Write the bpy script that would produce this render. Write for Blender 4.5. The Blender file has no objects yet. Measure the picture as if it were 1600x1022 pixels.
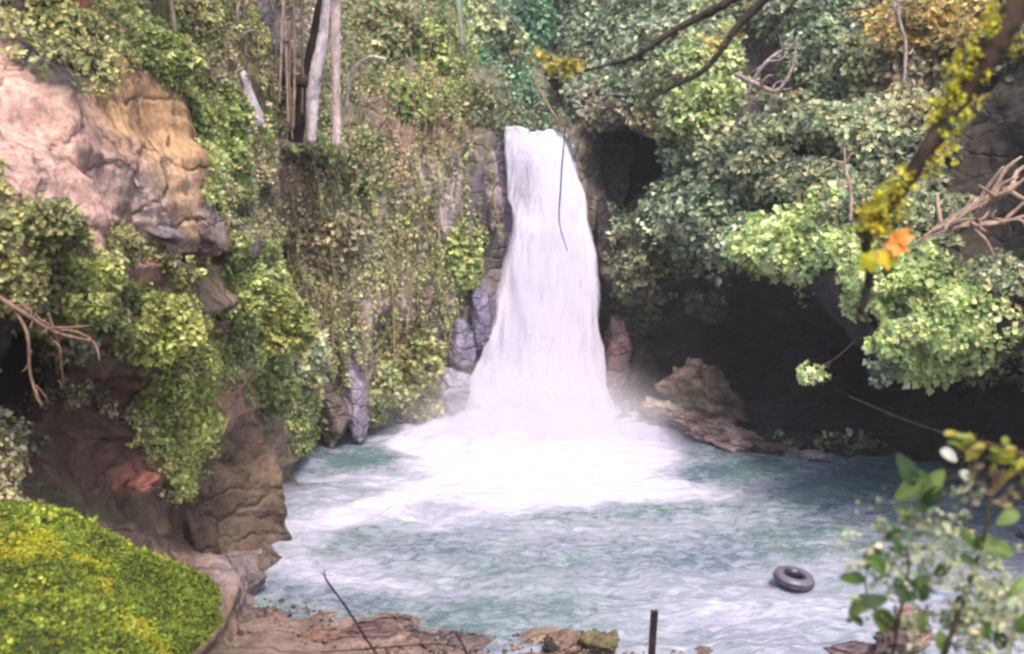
import bpy, bmesh, math, random
import numpy as np
from mathutils import Vector, Matrix

SC = bpy.context.scene
COL = SC.collection
R = math.radians

# ------------------------------------------------------------------ camera
CAM_H, PITCH, FPX = 8.4, 8.0, 1537.0
cam = bpy.data.cameras.new('camera')
camo = bpy.data.objects.new('camera', cam); COL.objects.link(camo)
camo.location = (0, 0, CAM_H)
camo.rotation_euler = (R(90 - PITCH), 0, 0)
cam.sensor_width = 36; cam.lens = 36 * FPX / 1600
cam.clip_start = .05; cam.clip_end = 2000
cam.dof.use_dof = True; cam.dof.focus_distance = 27; cam.dof.aperture_fstop = 1.1
SC.camera = camo

# ------------------------------------------------------------------ light
SUN_EL, SUN_AZ = 58, 163        # azimuth of the sun, degrees clockwise from +Y
world = bpy.data.worlds.new('World'); SC.world = world; world.use_nodes = True
wn = world.node_tree; wn.nodes.clear()
sky = wn.nodes.new('ShaderNodeTexSky'); sky.sky_type = 'NISHITA'; sky.sun_disc = False
sky.sun_elevation = R(SUN_EL); sky.sun_rotation = R(SUN_AZ)
sky.air_density = 1.0; sky.dust_density = 4.0; sky.ozone_density = 1.0
bg = wn.nodes.new('ShaderNodeBackground'); bg.inputs[1].default_value = 0.15
wo = wn.nodes.new('ShaderNodeOutputWorld')
wn.links.new(sky.outputs[0], bg.inputs[0]); wn.links.new(bg.outputs[0], wo.inputs[0])
sl = bpy.data.lights.new('sun', 'SUN'); sl.energy = 1.5; sl.angle = R(11); sl.color = (1, .89, .74)
so = bpy.data.objects.new('sun', sl); COL.objects.link(so)
sd = Vector((math.sin(R(SUN_AZ)) * math.cos(R(SUN_EL)), math.cos(R(SUN_AZ)) * math.cos(R(SUN_EL)), math.sin(R(SUN_EL))))
so.rotation_euler = (-sd).to_track_quat('-Z', 'Y').to_euler(); so.location = sd * 60
SC.view_settings.view_transform = 'Standard'; SC.view_settings.look = 'None'
SC.view_settings.exposure = 1.22; SC.view_settings.gamma = 1
SC.cycles.use_denoising = True
SC.cycles.filter_width = 2.6
SC.cycles.max_bounces = 6; SC.cycles.diffuse_bounces = 3; SC.cycles.glossy_bounces = 2
SC.cycles.transmission_bounces = 3; SC.cycles.transparent_max_bounces = 12
SC.cycles.volume_bounces = 3
SC.cycles.use_adaptive_sampling = True; SC.cycles.adaptive_threshold = 0.02

# ------------------------------------------------------------------ helpers
cp, sp_ = math.cos(R(PITCH)), math.sin(R(PITCH))
def Wd(px, py, Y):
    """the point at distance Y up the gorge that lies in direction px, py"""
    x = (px - 800) / FPX; yc = -(py - 511) / FPX
    dy = cp + yc * sp_; dz = -sp_ + yc * cp
    t = Y / dy
    return np.array([x * t, Y, CAM_H + dz * t])
def Yw(py, z=0.0):
    yc = -(py - 511) / FPX
    return (CAM_H - z) * (cp + yc * sp_) / -(-sp_ + yc * cp)
def proj(P):
    P = np.asarray(P); d = P - np.array([0, 0, CAM_H])
    f = d[..., 1] * cp - d[..., 2] * sp_; u = d[..., 1] * sp_ + d[..., 2] * cp
    return 800 + FPX * d[..., 0] / f, 511 - FPX * u / f
def lin(c):
    c = np.asarray(c, float) / 255.
    return np.where(c <= .04045, c / 12.92, ((c + .055) / 1.055) ** 2.4)
def nrm(v):
    return v / (np.linalg.norm(v, axis=-1, keepdims=True) + 1e-9)

def _h(ix, iy, iz, s):
    n = (ix * 73856093) ^ (iy * 19349663) ^ (iz * 83492791) ^ (s * 2654435 + 1013)
    n = (n ^ (n >> 13)) & 0x7fffffff
    n = (n * 1274126177) & 0x7fffffff
    n = (n ^ (n >> 16)) * 668265263 & 0x7fffffff
    return (n & 0xffff) / 32767.5 - 1
def vnoise(P, s=0):
    P = np.asarray(P, float); f = np.floor(P); i = f.astype(np.int64); t = P - f
    t = t * t * (3 - 2 * t); r = 0
    for a in (0, 1):
        for b in (0, 1):
            for c in (0, 1):
                w = (t[..., 0] if a else 1 - t[..., 0]) * (t[..., 1] if b else 1 - t[..., 1]) * (t[..., 2] if c else 1 - t[..., 2])
                r = r + w * _h(i[..., 0] + a, i[..., 1] + b, i[..., 2] + c, s)
    return r
def fbm(P, s=0, o=4, g=.5):
    r = 0; a = 1; P = np.asarray(P, float)
    for k in range(o):
        r = r + a * vnoise(P * (2.03 ** k) + 17.3 * k, s + k); a *= g
    return r

def tag(o, label=None, cat=None, group=None, kind=None):
    if label: o['label'] = label
    if cat: o['category'] = cat
    if group: o['group'] = group
    if kind: o['kind'] = kind
    return o
def empty(name, loc, label, cat, group=None):
    o = bpy.data.objects.new(name, None); COL.objects.link(o); o.location = tuple(loc)
    return tag(o, label, cat, group)
def make(name, V, F, mat, parent=None, cols=None, smooth=False, attrs=None):
    """one mesh object from numpy arrays; F is (n,3) or (n,4)"""
    V = np.asarray(V, np.float32).reshape(-1, 3); F = np.asarray(F, np.int32)
    if parent is not None:
        V = V - np.array(parent_loc(parent), np.float32)
    me = bpy.data.meshes.new(name)
    me.vertices.add(len(V)); me.vertices.foreach_set('co', V.ravel())
    k = F.shape[1]
    me.loops.add(F.size); me.loops.foreach_set('vertex_index', F.ravel())
    me.polygons.add(len(F)); me.polygons.foreach_set('loop_start', np.arange(0, F.size, k, dtype=np.int32))
    me.polygons.foreach_set('use_smooth', np.full(len(F), bool(smooth)))
    me.update(calc_edges=True)
    if cols is not None:
        at = me.color_attributes.new('Col', 'FLOAT_COLOR', 'POINT')
        C4 = np.ones((len(V), 4), np.float32); C4[:, :3] = cols; at.data.foreach_set('color', C4.ravel())
    for an, av in (attrs or {}).items():
        at = me.attributes.new(an, 'FLOAT', 'POINT'); at.data.foreach_set('value', np.asarray(av, np.float32).ravel())
    me.materials.append(mat)
    o = bpy.data.objects.new(name, me); COL.objects.link(o)
    if parent is not None: o.parent = parent
    return o
def parent_loc(p):
    l = Vector((0, 0, 0))
    while p is not None: l += p.location; p = p.parent
    return l
def join(parts):
    """parts: list of (V, F, C) -> one triple"""
    Vs, Fs, Cs = [], [], []; n = 0
    for V, F, C in parts:
        V = np.asarray(V).reshape(-1, 3); Vs.append(V); Fs.append(np.asarray(F) + n)
        C = np.asarray(C, float); Cs.append(np.broadcast_to(C, V.shape) if C.ndim == 1 else C); n += len(V)
    return np.concatenate(Vs), np.concatenate(Fs), np.concatenate(Cs)

# ------------------------------------------------------------------ materials
def newmat(name):
    m = bpy.data.materials.new(name); m.use_nodes = True; nt = m.node_tree; nt.nodes.clear()
    out = nt.nodes.new('ShaderNodeOutputMaterial'); b = nt.nodes.new('ShaderNodeBsdfPrincipled')
    nt.links.new(b.outputs[0], out.inputs[0]); return m, nt, b, out
def N(nt, t, **kw):
    n = nt.nodes.new(t)
    for k, v in kw.items():
        if k.startswith('i_'): n.inputs[int(k[2:])].default_value = v
        else: setattr(n, k, v)
    return n
def noise_node(nt, scale, detail=5, rough=.6, vec=None, dist=0):
    n = nt.nodes.new('ShaderNodeTexNoise'); n.inputs['Scale'].default_value = scale
    n.inputs['Detail'].default_value = detail; n.inputs['Roughness'].default_value = rough
    n.inputs['Distortion'].default_value = dist
    if vec: nt.links.new(vec, n.inputs['Vector'])
    return n
def ramp(nt, src, stops):
    r = nt.nodes.new('ShaderNodeValToRGB'); e = r.color_ramp.elements
    for i, (p, c) in enumerate(stops):
        if i > 1: e.new(p)
        e[i].position = p; e[i].color = (*c, 1) if len(c) == 3 else c
    nt.links.new(src, r.inputs[0]); return r
def coords(nt, scale=(1, 1, 1)):
    g = nt.nodes.new('ShaderNodeNewGeometry'); m = nt.nodes.new('ShaderNodeMapping')
    m.inputs['Scale'].default_value = scale; nt.links.new(g.outputs['Position'], m.inputs['Vector'])
    return m.outputs[0]
def mix(nt, mode, fac, a, b):
    m = nt.nodes.new('ShaderNodeMix'); m.data_type = 'RGBA'; m.blend_type = mode
    for idx, v in ((0, fac), (6, a), (7, b)):
        if hasattr(v, 'is_output'): nt.links.new(v, m.inputs[idx])
        else: m.inputs[idx].default_value = v if idx == 0 else (*v, 1)
    return m.outputs[2]
def leaf_mat(name, trans=.35, rough=.45, spec=.35):
    m, nt, b, out = newmat(name)
    a = N(nt, 'ShaderNodeAttribute', attribute_name='Col')
    nn = noise_node(nt, 1.3, 3, .6, coords(nt))
    rr = ramp(nt, nn.outputs[0], [(.3, (.72, .72, .76)), (.7, (1.25, 1.22, 1.1))])
    c = mix(nt, 'MULTIPLY', 1.0, a.outputs['Color'], rr.outputs[0])
    nt.links.new(c, b.inputs['Base Color'])
    b.inputs['Roughness'].default_value = rough; b.inputs['Specular IOR Level'].default_value = spec
    t = nt.nodes.new('ShaderNodeBsdfTranslucent'); nt.links.new(c, t.inputs[0])
    ms = nt.nodes.new('ShaderNodeMixShader'); ms.inputs[0].default_value = trans
    nt.links.new(b.outputs[0], ms.inputs[1]); nt.links.new(t.outputs[0], ms.inputs[2])
    nt.links.new(ms.outputs[0], out.inputs[0]); return m
def rock_mat(name, s1=.9, s2=7, bump=.6, rough=.8, scale=(1, 1, 1), spec=.3, lo=.55, hi=1.35, crack=0):
    m, nt, b, out = newmat(name); v = coords(nt, scale)
    a = N(nt, 'ShaderNodeAttribute', attribute_name='Col')
    n1 = noise_node(nt, s1, 6, .65, v, .6); n2 = noise_node(nt, s2, 6, .7, v)
    r1 = ramp(nt, n1.outputs[0], [(.32, (lo, lo, lo * 1.06)), (.5, (1, 1, 1)), (.7, (hi, hi * .97, hi * .92))])
    r2 = ramp(nt, n2.outputs[0], [(.34, (.4, .38, .38)), (.62, (1.2, 1.2, 1.2))])
    c = mix(nt, 'MULTIPLY', 1, a.outputs['Color'], r1.outputs[0]); c = mix(nt, 'MULTIPLY', .8, c, r2.outputs[0])
    nt.links.new(c, b.inputs['Base Color']); b.inputs['Roughness'].default_value = rough
    b.inputs['Specular IOR Level'].default_value = spec
    bp = nt.nodes.new('ShaderNodeBump'); bp.inputs['Strength'].default_value = bump; bp.inputs['Distance'].default_value = .12
    ad = N(nt, 'ShaderNodeMath', operation='ADD'); nt.links.new(n1.outputs[0], ad.inputs[0]); nt.links.new(n2.outputs[0], ad.inputs[1])
    h = ad.outputs[0]
    if crack:
        g = nt.nodes.new('ShaderNodeNewGeometry'); mp = nt.nodes.new('ShaderNodeMapping'); mp.inputs['Rotation'].default_value = (0, R(40), R(15)); mp.inputs['Scale'].default_value = (.28, .8, 1.25)
        wn_ = noise_node(nt, 1.1, 4, .6, v); av = N(nt, 'ShaderNodeVectorMath', operation='MULTIPLY_ADD'); nt.links.new(wn_.outputs[1], av.inputs[0]); av.inputs[1].default_value = (.7, .7, .7); nt.links.new(g.outputs['Position'], av.inputs[2])
        nt.links.new(av.outputs[0], mp.inputs['Vector']); vo = N(nt, 'ShaderNodeTexVoronoi', feature='DISTANCE_TO_EDGE'); vo.inputs['Scale'].default_value = crack; nt.links.new(mp.outputs[0], vo.inputs['Vector'])
        cr = ramp(nt, vo.outputs['Distance'], [(.0, (.45, .42, .4)), (.03, (1, 1, 1))]); c = mix(nt, 'MULTIPLY', .7, c, cr.outputs[0]); nt.links.new(c, b.inputs['Base Color'])
        mr_ = N(nt, 'ShaderNodeMapRange'); nt.links.new(vo.outputs['Distance'], mr_.inputs[0]); mr_.inputs[2].default_value = .08; mr_.inputs[4].default_value = 1.2
        a3 = N(nt, 'ShaderNodeMath', operation='ADD'); nt.links.new(h, a3.inputs[0]); nt.links.new(mr_.outputs[0], a3.inputs[1]); h = a3.outputs[0]
    nt.links.new(h, bp.inputs['Height']); nt.links.new(bp.outputs[0], b.inputs['Normal'])
    return m
M_leaf = leaf_mat('leaf'); M_moss = leaf_mat('moss', .3, .6, .2); M_far = leaf_mat('distant leaf', .3, .6, .2)
M_rock = rock_mat('cliff rock', crack=1.3); M_smooth = rock_mat('weathered rock face', .9, 8, .7, .75, (1, 1, 1), crack=.9)
M_wet = rock_mat('wet boulder', 2.2, 13, .9, .5, (1, 1, 1), .5, crack=1.6)
M_bark = rock_mat('bark', 3, 16, .5, .85, (1, 1, .35), .2)
M_rub, nt, b, _ = newmat('black rubber')
nn = noise_node(nt, 9, 4, .6, coords(nt)); rr = ramp(nt, nn.outputs[0], [(.35, (.07, .065, .085)), (.7, (.16, .15, .19))])
nt.links.new(rr.outputs[0], b.inputs['Base Color']); b.inputs['Roughness'].default_value = .42
b.inputs['Specular IOR Level'].default_value = .8; b.inputs['Coat Weight'].default_value = .7; b.inputs['Coat Roughness'].default_value = .3
M_tube, nt, b, _ = newmat('rubber with painted sheen'); a_ = N(nt, 'ShaderNodeAttribute', attribute_name='Col'); nt.links.new(a_.outputs['Color'], b.inputs['Base Color']); b.inputs['Roughness'].default_value = .4  # Col carries the sky sheen painted on the tube's top
M_brass, nt, b, _ = newmat('valve brass'); b.inputs['Base Color'].default_value = (.3, .22, .09, 1); b.inputs['Metallic'].default_value = 1; b.inputs['Roughness'].default_value = .4

# ------------------------------------------------------------------ surfaces
def catmull(A, n):
    """A (k, ..., 3) control -> n samples along axis 0"""
    k = len(A); t = np.linspace(0, k - 1, n); i = np.minimum(t.astype(int), k - 2); f = (t - i)
    p0, p1, p2, p3 = A[np.maximum(i - 1, 0)], A[i], A[i + 1], A[np.minimum(i + 2, k - 1)]
    f = f.reshape((-1,) + (1,) * (A.ndim - 1))
    return .5 * (2 * p1 + (p2 - p0) * f + (2 * p0 - 5 * p1 + 4 * p2 - p3) * f ** 2 + (3 * p1 - p0 - 3 * p2 + p3) * f ** 3)
def grid_faces(nv, nu, off=0):
    a = (np.arange(nv - 1)[:, None] * nu + np.arange(nu - 1)[None]).ravel() + off
    return np.stack([a, a + 1, a + nu + 1, a + nu], 1)
def gnormals(P):
    du = np.gradient(P, axis=1); dv = np.gradient(P, axis=0)
    return nrm(np.cross(dv, du))
def ctrl(rows):
    out = []
    for r in rows:
        q = []
        for (px, py, Y) in r:
            if isinstance(Y, str): q.append(Wd(px, py, Yw(py, -.25)))
            elif Y is None: q.append(q[-1])
            else: q.append(Wd(px, py, Y))
        out.append(q)
    return np.array(out)
def sink(C, dz=2.2):
    """one more row straight down below the water"""
    last = C[-1].copy(); last[:, 2] -= dz; return np.concatenate([C, last[None]])

def inside(px, py, z):
    cx, cy, rx, ry, rot = z; a = R(rot); dx, dy = px - cx, py - cy
    u = (dx * math.cos(a) + dy * math.sin(a)) / rx; v = (-dx * math.sin(a) + dy * math.cos(a)) / ry
    return np.sqrt(u * u + v * v)
def blend_cols(P, zones, base, seed=3):
    """soft-edged patches of soil and rock colour; zones (cx, cy, rx, ry, rot, rgb)"""
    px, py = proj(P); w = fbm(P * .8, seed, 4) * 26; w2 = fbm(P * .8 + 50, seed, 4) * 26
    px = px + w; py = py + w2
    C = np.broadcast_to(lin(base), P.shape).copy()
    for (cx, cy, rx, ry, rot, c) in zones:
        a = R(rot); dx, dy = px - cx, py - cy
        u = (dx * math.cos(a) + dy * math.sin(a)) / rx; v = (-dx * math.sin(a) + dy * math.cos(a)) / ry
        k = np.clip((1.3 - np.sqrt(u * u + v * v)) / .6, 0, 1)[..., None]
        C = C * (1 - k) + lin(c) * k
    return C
def terrain(name, C, nu, nv, amp, freq, mat, zones, base, seed=1, aniso=(1, 1, 1), ridged=.5, dents=(), strata=0):
    P = catmull(np.swapaxes(catmull(C, nv), 0, 1), nu).swapaxes(0, 1)
    Nn = gnormals(P)
    flip = (Nn * (np.array([0, 0, CAM_H]) - P)).sum(-1).mean() < 0
    if flip: Nn = -Nn
    q = P * np.array(aniso) * freq
    n = fbm(q, seed, 5, .52); rd = 1 - np.abs(fbm(q * .7 + 9, seed + 7, 4)) * 1.6
    big = fbm(P * .33 + 3, seed + 20, 2) * amp * 1.3
    P2 = P + Nn * (amp * (n + ridged * rd) + big)[..., None]
    px_, py_ = proj(P)
    for (cx, cy, rx, ry, dp) in dents:
        dd = inside(px_, py_, (cx, cy, rx, ry, 0)); P2 = P2 - Nn * (np.clip(1.3 - dd, 0, 1) ** .8 * dp)[..., None]
    if strata:
        a_ = P[..., 0] * .62 - P[..., 2] * .5 + P[..., 1] * .2; c_ = P[..., 0] * .5 + P[..., 2] * .78
        st = 1 - np.abs(fbm(np.stack([a_ * .35, c_ * 1.5, a_ * 0], -1), 71, 4)) * 2; P2 = P2 + Nn * (st * strata)[..., None]
    N2 = gnormals(P2); N2 = -N2 if flip else N2
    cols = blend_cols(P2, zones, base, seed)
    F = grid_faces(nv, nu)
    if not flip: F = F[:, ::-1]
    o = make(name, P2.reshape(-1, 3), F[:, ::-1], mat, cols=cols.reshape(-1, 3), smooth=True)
    tag(o, kind='structure')
    return P2, N2

# ------------------------------------------------------------------ foliage
PAL = {
 'olive': [(128, 130, 82), (104, 112, 72), (150, 140, 96), (92, 98, 66), (140, 146, 98)],
 'mid':   [(124, 132, 96), (104, 118, 84), (142, 140, 110), (116, 132, 92), (132, 128, 100)],
 'fresh': [(136, 150, 86), (114, 134, 78), (156, 164, 104), (96, 116, 68)],
 'lime':  [(152, 158, 80), (134, 146, 70), (168, 170, 100), (108, 122, 62)],
 'sage':  [(136, 148, 122), (112, 130, 110), (156, 162, 132), (92, 112, 96), (150, 148, 116)],
 'bright':[(160, 182, 116), (142, 168, 100), (176, 192, 134), (116, 146, 98)],
 'teal':  [(92, 140, 122), (78, 122, 110), (120, 156, 138), (88, 128, 104)],
 'bluegreen': [(116, 136, 116), (96, 116, 100), (150, 164, 142), (80, 98, 86)],
 'moss':  [(84, 98, 44), (98, 108, 42), (74, 88, 42), (106, 114, 48), (58, 74, 38)],
 'dry':   [(142, 130, 106), (122, 112, 94), (158, 146, 120), (104, 94, 82), (122, 126, 88)],
 'orange':[(152, 134, 96), (142, 128, 98), (134, 130, 96), (166, 140, 88)],
 'yellow':[(150, 142, 84), (140, 134, 70), (158, 148, 96)],
 'grey':  [(128, 120, 122), (108, 104, 106), (140, 136, 124), (96, 100, 92)],
 'dim':   [(84, 92, 74), (98, 104, 84), (66, 74, 62), (110, 106, 88)],
 'red':   [(138, 116, 102), (120, 98, 90), (148, 128, 108)],
}
def soften(c):
    c = np.array(c, float); g = c.mean(-1, keepdims=True); return np.clip(g + (c - g) * .68 + 2, 0, 255)
PAL = {k: (soften(v) if k not in ('moss', 'yellow', 'orange') else np.array(v, float)) for k, v in PAL.items()}
GAIN = np.array([1.74, 1.72, 1.50])
def hemi(rng, Nn, up=.35):
    v = nrm(rng.normal(size=Nn.shape)); s = np.sign((v * Nn).sum(-1, keepdims=True)); v = v * s
    v[..., 2] += up; return nrm(v)
def leaves(rng, P, Nn, size, cols, droop=.25, width=.42):
    """one folded leaf per point"""
    n = len(P)
    a = nrm(rng.normal(size=(n, 3)) * .8 + Nn * .35 + np.array([0, 0, -droop]))
    f = nrm(Nn + rng.normal(size=(n, 3)) * .45 + np.array([0, 0, .25]))
    s = nrm(np.cross(a, f)); f = nrm(np.cross(s, a))
    L = (size * rng.uniform(.6, 1.35, n))[:, None]; w = L * width
    fold = f * L * rng.uniform(.0, .18, (n, 1))
    v = np.stack([P, P + a * L * .45 + s * w + fold, P + a * L - f * L * .12, P + a * L * .45 - s * w + fold], 1)
    i = np.arange(n)[:, None] * 4
    F = np.concatenate([i + np.array([[0, 1, 2]]), i + np.array([[0, 2, 3]])])
    C = np.repeat(cols, 4, 0)
    return v.reshape(-1, 3), F, C
def clumps(rng, S, Nn, rad, k, size, pal, droop=.25, flat=.75):
    """k leaves round each surface point: tufts with gaps between them"""
    n = len(S); p = lin(np.array(PAL[pal] if isinstance(pal, str) else pal))
    base = p[rng.integers(0, len(p), n)] * rng.uniform(.6, 1.45, (n, 1)) * GAIN * (1 + .35 * vnoise(S * .55, 91))[:, None]
    r = (rad * rng.uniform(.5, 1.4, n))
    Ni = np.repeat(Nn, k, 0); o = hemi(rng, Ni); rr = np.repeat(r, k)[:, None] * rng.uniform(.25, 1, (n * k, 1)) ** .6
    P = np.repeat(S, k, 0) + o * rr * np.array([1, 1, flat])
    C = np.repeat(base, k, 0) * rng.uniform(.7, 1.3, (n * k, 1)) * (1 + rng.normal(size=(n * k, 3)) * .05)
    return leaves(rng, P, nrm(o + Ni * .4), size, np.clip(C, 0.01, .9), droop)
def sample(rng, G, n):
    P, Nn = G; nv, nu = P.shape[:2]
    a = np.linalg.norm(np.cross(P[1:, :-1] - P[:-1, :-1], P[:-1, 1:] - P[:-1, :-1]), axis=-1).ravel()
    c = rng.choice(len(a), n, p=a / a.sum()); i, j = c // (nu - 1), c % (nu - 1)
    u, v = rng.random((n, 1)), rng.random((n, 1))
    q = P[i, j] * (1 - u) * (1 - v) + P[i, j + 1] * u * (1 - v) + P[i + 1, j] * (1 - u) * v + P[i + 1, j + 1] * u * v
    return q, Nn[i, j]
def cover(name, G, n, zones, bare, label, cat_mat=M_leaf, flat=.75, rad=.32, k=9, size=.15, seed=1, droop=.3, clumpy=.15):
    """ground cover over a slope. zones: (cx,cy,rx,ry,rot,palette,density)"""
    rng = np.random.default_rng(seed); S, Nn = sample(rng, G, n); px, py = proj(S)
    wob = fbm(S * .9, seed, 3)
    px2 = px + wob * 22; py2 = py + fbm(S * .9 + 31, seed, 3) * 22
    best = np.full(n, 1e9); idx = np.zeros(n, int)
    for i, z in enumerate(zones):
        d = inside(px2, py2, z[:5]) + rng.normal(size=n) * .26 + vnoise(S * 1.1 + i * 7.7, seed + i) * .3
        m = d < best; best[m] = d[m]; idx[m] = i
    dens = np.array([z[6] for z in zones])[idx]
    dens = dens * np.clip(.75 + (vnoise(S * .75, seed + 5) + clumpy) * 1.3, .05, 1.3)
    for z in bare:
        d = inside(px2, py2, z[:5]); dens = dens * np.clip((d - .85) / .3 + (1 - (z[5] if len(z) > 5 else 1)), 0, 1)
    keep = (rng.random(n) < dens) & (px > -260) & (px < 1900) & (py > -260) & (S[:, 2] > .05)
    parts = []
    for i, z in enumerate(zones):
        m = keep & (idx == i)
        if m.sum() == 0: continue
        sz = z[7] if len(z) > 7 else 1
        parts.append(clumps(rng, S[m] + Nn[m] * .05, Nn[m], rad * sz, k, size * sz, z[5], droop, flat))
    V, F, C = join(parts)
    return tag(make(name, V, F, cat_mat, cols=C), label, kind='stuff')

def tube(pts, rads, seg=7, n=None, wob=0, seed=0, col=(90, 70, 60)):
    pts = np.asarray(pts, float); rads = np.asarray(rads, float); n = n or max(6, len(pts) * 6)
    P = catmull(pts, n); r = np.interp(np.linspace(0, 1, n), np.linspace(0, 1, len(rads)), rads)
    if wob: P = P + np.stack([vnoise(P * .12 / wob ** .5 + 5 * k, seed + k) for k in range(3)], -1) * wob
    T = nrm(np.gradient(P, axis=0)); up = np.array([.31, .93, .12])
    a = nrm(np.cross(T, up)); b_ = np.cross(T, a)
    th = np.linspace(0, 2 * np.pi, seg, endpoint=False)
    lump = 1 + .16 * vnoise(np.stack([np.repeat(np.arange(n) * .9, seg), np.tile(np.arange(seg) * 1.3, n), np.full(n * seg, seed)], -1), seed).reshape(n, seg)
    V = P[:, None] + (a[:, None] * np.cos(th)[None, :, None] + b_[:, None] * np.sin(th)[None, :, None]) * (r[:, None] * lump)[..., None]
    i = np.arange(n - 1)[:, None] * seg; j = np.arange(seg)[None]; j2 = (j + 1) % seg
    F = np.stack([i + j, i + j2, i + seg + j2, i + seg + j], -1).reshape(-1, 4)
    V = V.reshape(-1, 3); F = np.concatenate([F[:, [0, 1, 2]], F[:, [0, 2, 3]]])
    V = np.concatenate([V, P[:1], P[-1:]]); m = n * seg; jj = np.arange(seg)
    F = np.concatenate([F, np.stack([np.full(seg, m), (jj + 1) % seg, jj], 1),
                        np.stack([np.full(seg, m + 1), (n - 1) * seg + jj, (n - 1) * seg + (jj + 1) % seg], 1)])
    c = lin(col) * np.ones((len(V), 1))
    return V, F, c
def ico(sub):
    bm = bmesh.new(); bmesh.ops.create_icosphere(bm, subdivisions=sub, radius=1)
    V = np.array([v.co[:] for v in bm.verts]); F = np.array([[v.index for v in f.verts] for f in bm.faces]); bm.free(); return V, F
ICO = {s: ico(s) for s in (1, 3, 4, 5)}
def boulder(name, c, r, seed, col, label, cat='rock', group=None, sub=4, rotz=0, tilt=0, cuts=11, amp=.07, mat=None, blend=None):
    rng = np.random.default_rng(seed); V, F = ICO[sub]; V = V.copy()
    for _ in range(cuts + 6):
        n = nrm(rng.normal(size=3)); d = rng.uniform(.42, .8); V -= n * np.maximum(0, V @ n - d)[:, None]
    V *= 1.4
    V = V + nrm(V) * (fbm(V * np.array([2.2, 2.2, 3.4]) + seed, seed, 6, .66) * amp * 2.0 - np.clip(.12 - np.abs(fbm(V * 1.6 + 9, seed + 4, 3)), 0, 1) * 1.0)[:, None]
    V = V * np.array(r)
    M = np.array((Matrix.Rotation(R(rotz), 3, 'Z') @ Matrix.Rotation(R(tilt), 3, 'Y'))); V = V @ M.T + np.array(c)
    C = lin(col) * .82 * (1 + .35 * fbm(V * 2.2, seed + 2, 4))[:, None]
    if blend is not None:
        k = np.clip(fbm(V * 1.1, seed + 9, 3) * 1.6, 0, 1)[:, None]; C = C * (1 - k) + lin(blend) * k
    o = make(name, V - np.array(c), F, mat or M_wet, cols=C, smooth=True); o.location = tuple(c)
    return tag(o, label, cat, group)

# ================================================================== THE GROUND
C1 = ctrl([
 [(-300, -330, 52), (100, -330, 52), (300, -330, 52), (420, -330, 53), (520, -330, 54), (620, -330, 56), (700, -330, 60), (770, -330, 66), (830, -330, 70), (900, -330, 70), (980, -330, 68)],
 [(-300, -60, 34), (100, -60, 34), (300, -60, 36), (420, -60, 38), (520, -60, 40), (620, -60, 43), (700, -60, 47), (770, -60, 54), (830, -60, 60), (900, -60, 62), (980, -60, 60)],
 [(-300, 90, 30), (100, 90, 31), (300, 90, 33), (420, 90, 35), (520, 90, 36.5), (620, 90, 38.5), (700, 90, 41), (770, 90, 46), (830, 80, 52), (900, 80, 54), (980, 80, 54)],
 [(-300, 190, 28), (100, 190, 29), (300, 190, 31), (420, 190, 33), (520, 190, 34.7), (620, 190, 36.2), (700, 190, 37.7), (765, 190, 39), (830, 195, 46), (900, 195, 48), (980, 200, 48)],
 [(-300, 250, 27), (100, 250, 28), (300, 250, 30), (420, 250, 32), (520, 250, 33.6), (620, 250, 35.2), (700, 250, 36.4), (760, 225, 37.2), (830, 222, 38), (900, 215, 38.6), (980, 210, 44)],
 [(-300, 400, 26), (100, 400, 27), (300, 400, 29), (420, 400, 31), (520, 400, 32.7), (620, 400, 34.2), (700, 400, 35.3), (750, 400, 36.2), (830, 400, 37.4), (900, 400, 37.8), (980, 400, 40)],
 [(-300, 550, 25.5), (100, 550, 26.5), (300, 550, 28.5), (420, 550, 30.4), (520, 550, 32), (620, 550, 33.6), (700, 550, 34.8), (740, 550, 35.9), (830, 550, 37.2), (900, 550, 37.5), (980, 550, 39)],
 [(-300, 700, 'w'), (100, 700, 'w'), (300, 695, 'w'), (420, 690, 'w'), (520, 683, 'w'), (620, 672, 'w'), (690, 662, 'w'), (735, 655, 'w'), (830, 645, 'w'), (900, 645, 'w'), (980, 645, 'w')],
])
G1 = terrain('cliff', sink(C1), 300, 220, .42, .55, M_rock, [
   (640, 470, 90, 100, 0, (150, 138, 132)), (690, 330, 40, 70, 0, (168, 156, 160)), (650, 180, 70, 70, 20, (160, 134, 124)),
   (430, 60, 80, 70, 0, (142, 132, 136)), (440, 280, 60, 110, 0, (120, 104, 98)),
   (830, 300, 90, 110, 0, (96, 88, 104)), (560, 640, 60, 80, 0, (140, 132, 140)), (830, 540, 140, 140, 0, (120, 112, 128)),
 ], (124, 118, 104), 11, (1.4, 1, .6), dents=[(435, 150, 42, 60, 2.2), (430, 400, 60, 26, 1.6), (690, 210, 30, 30, 1), (610, 530, 40, 40, .8), (720, 250, 24, 24, .8)])

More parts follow.
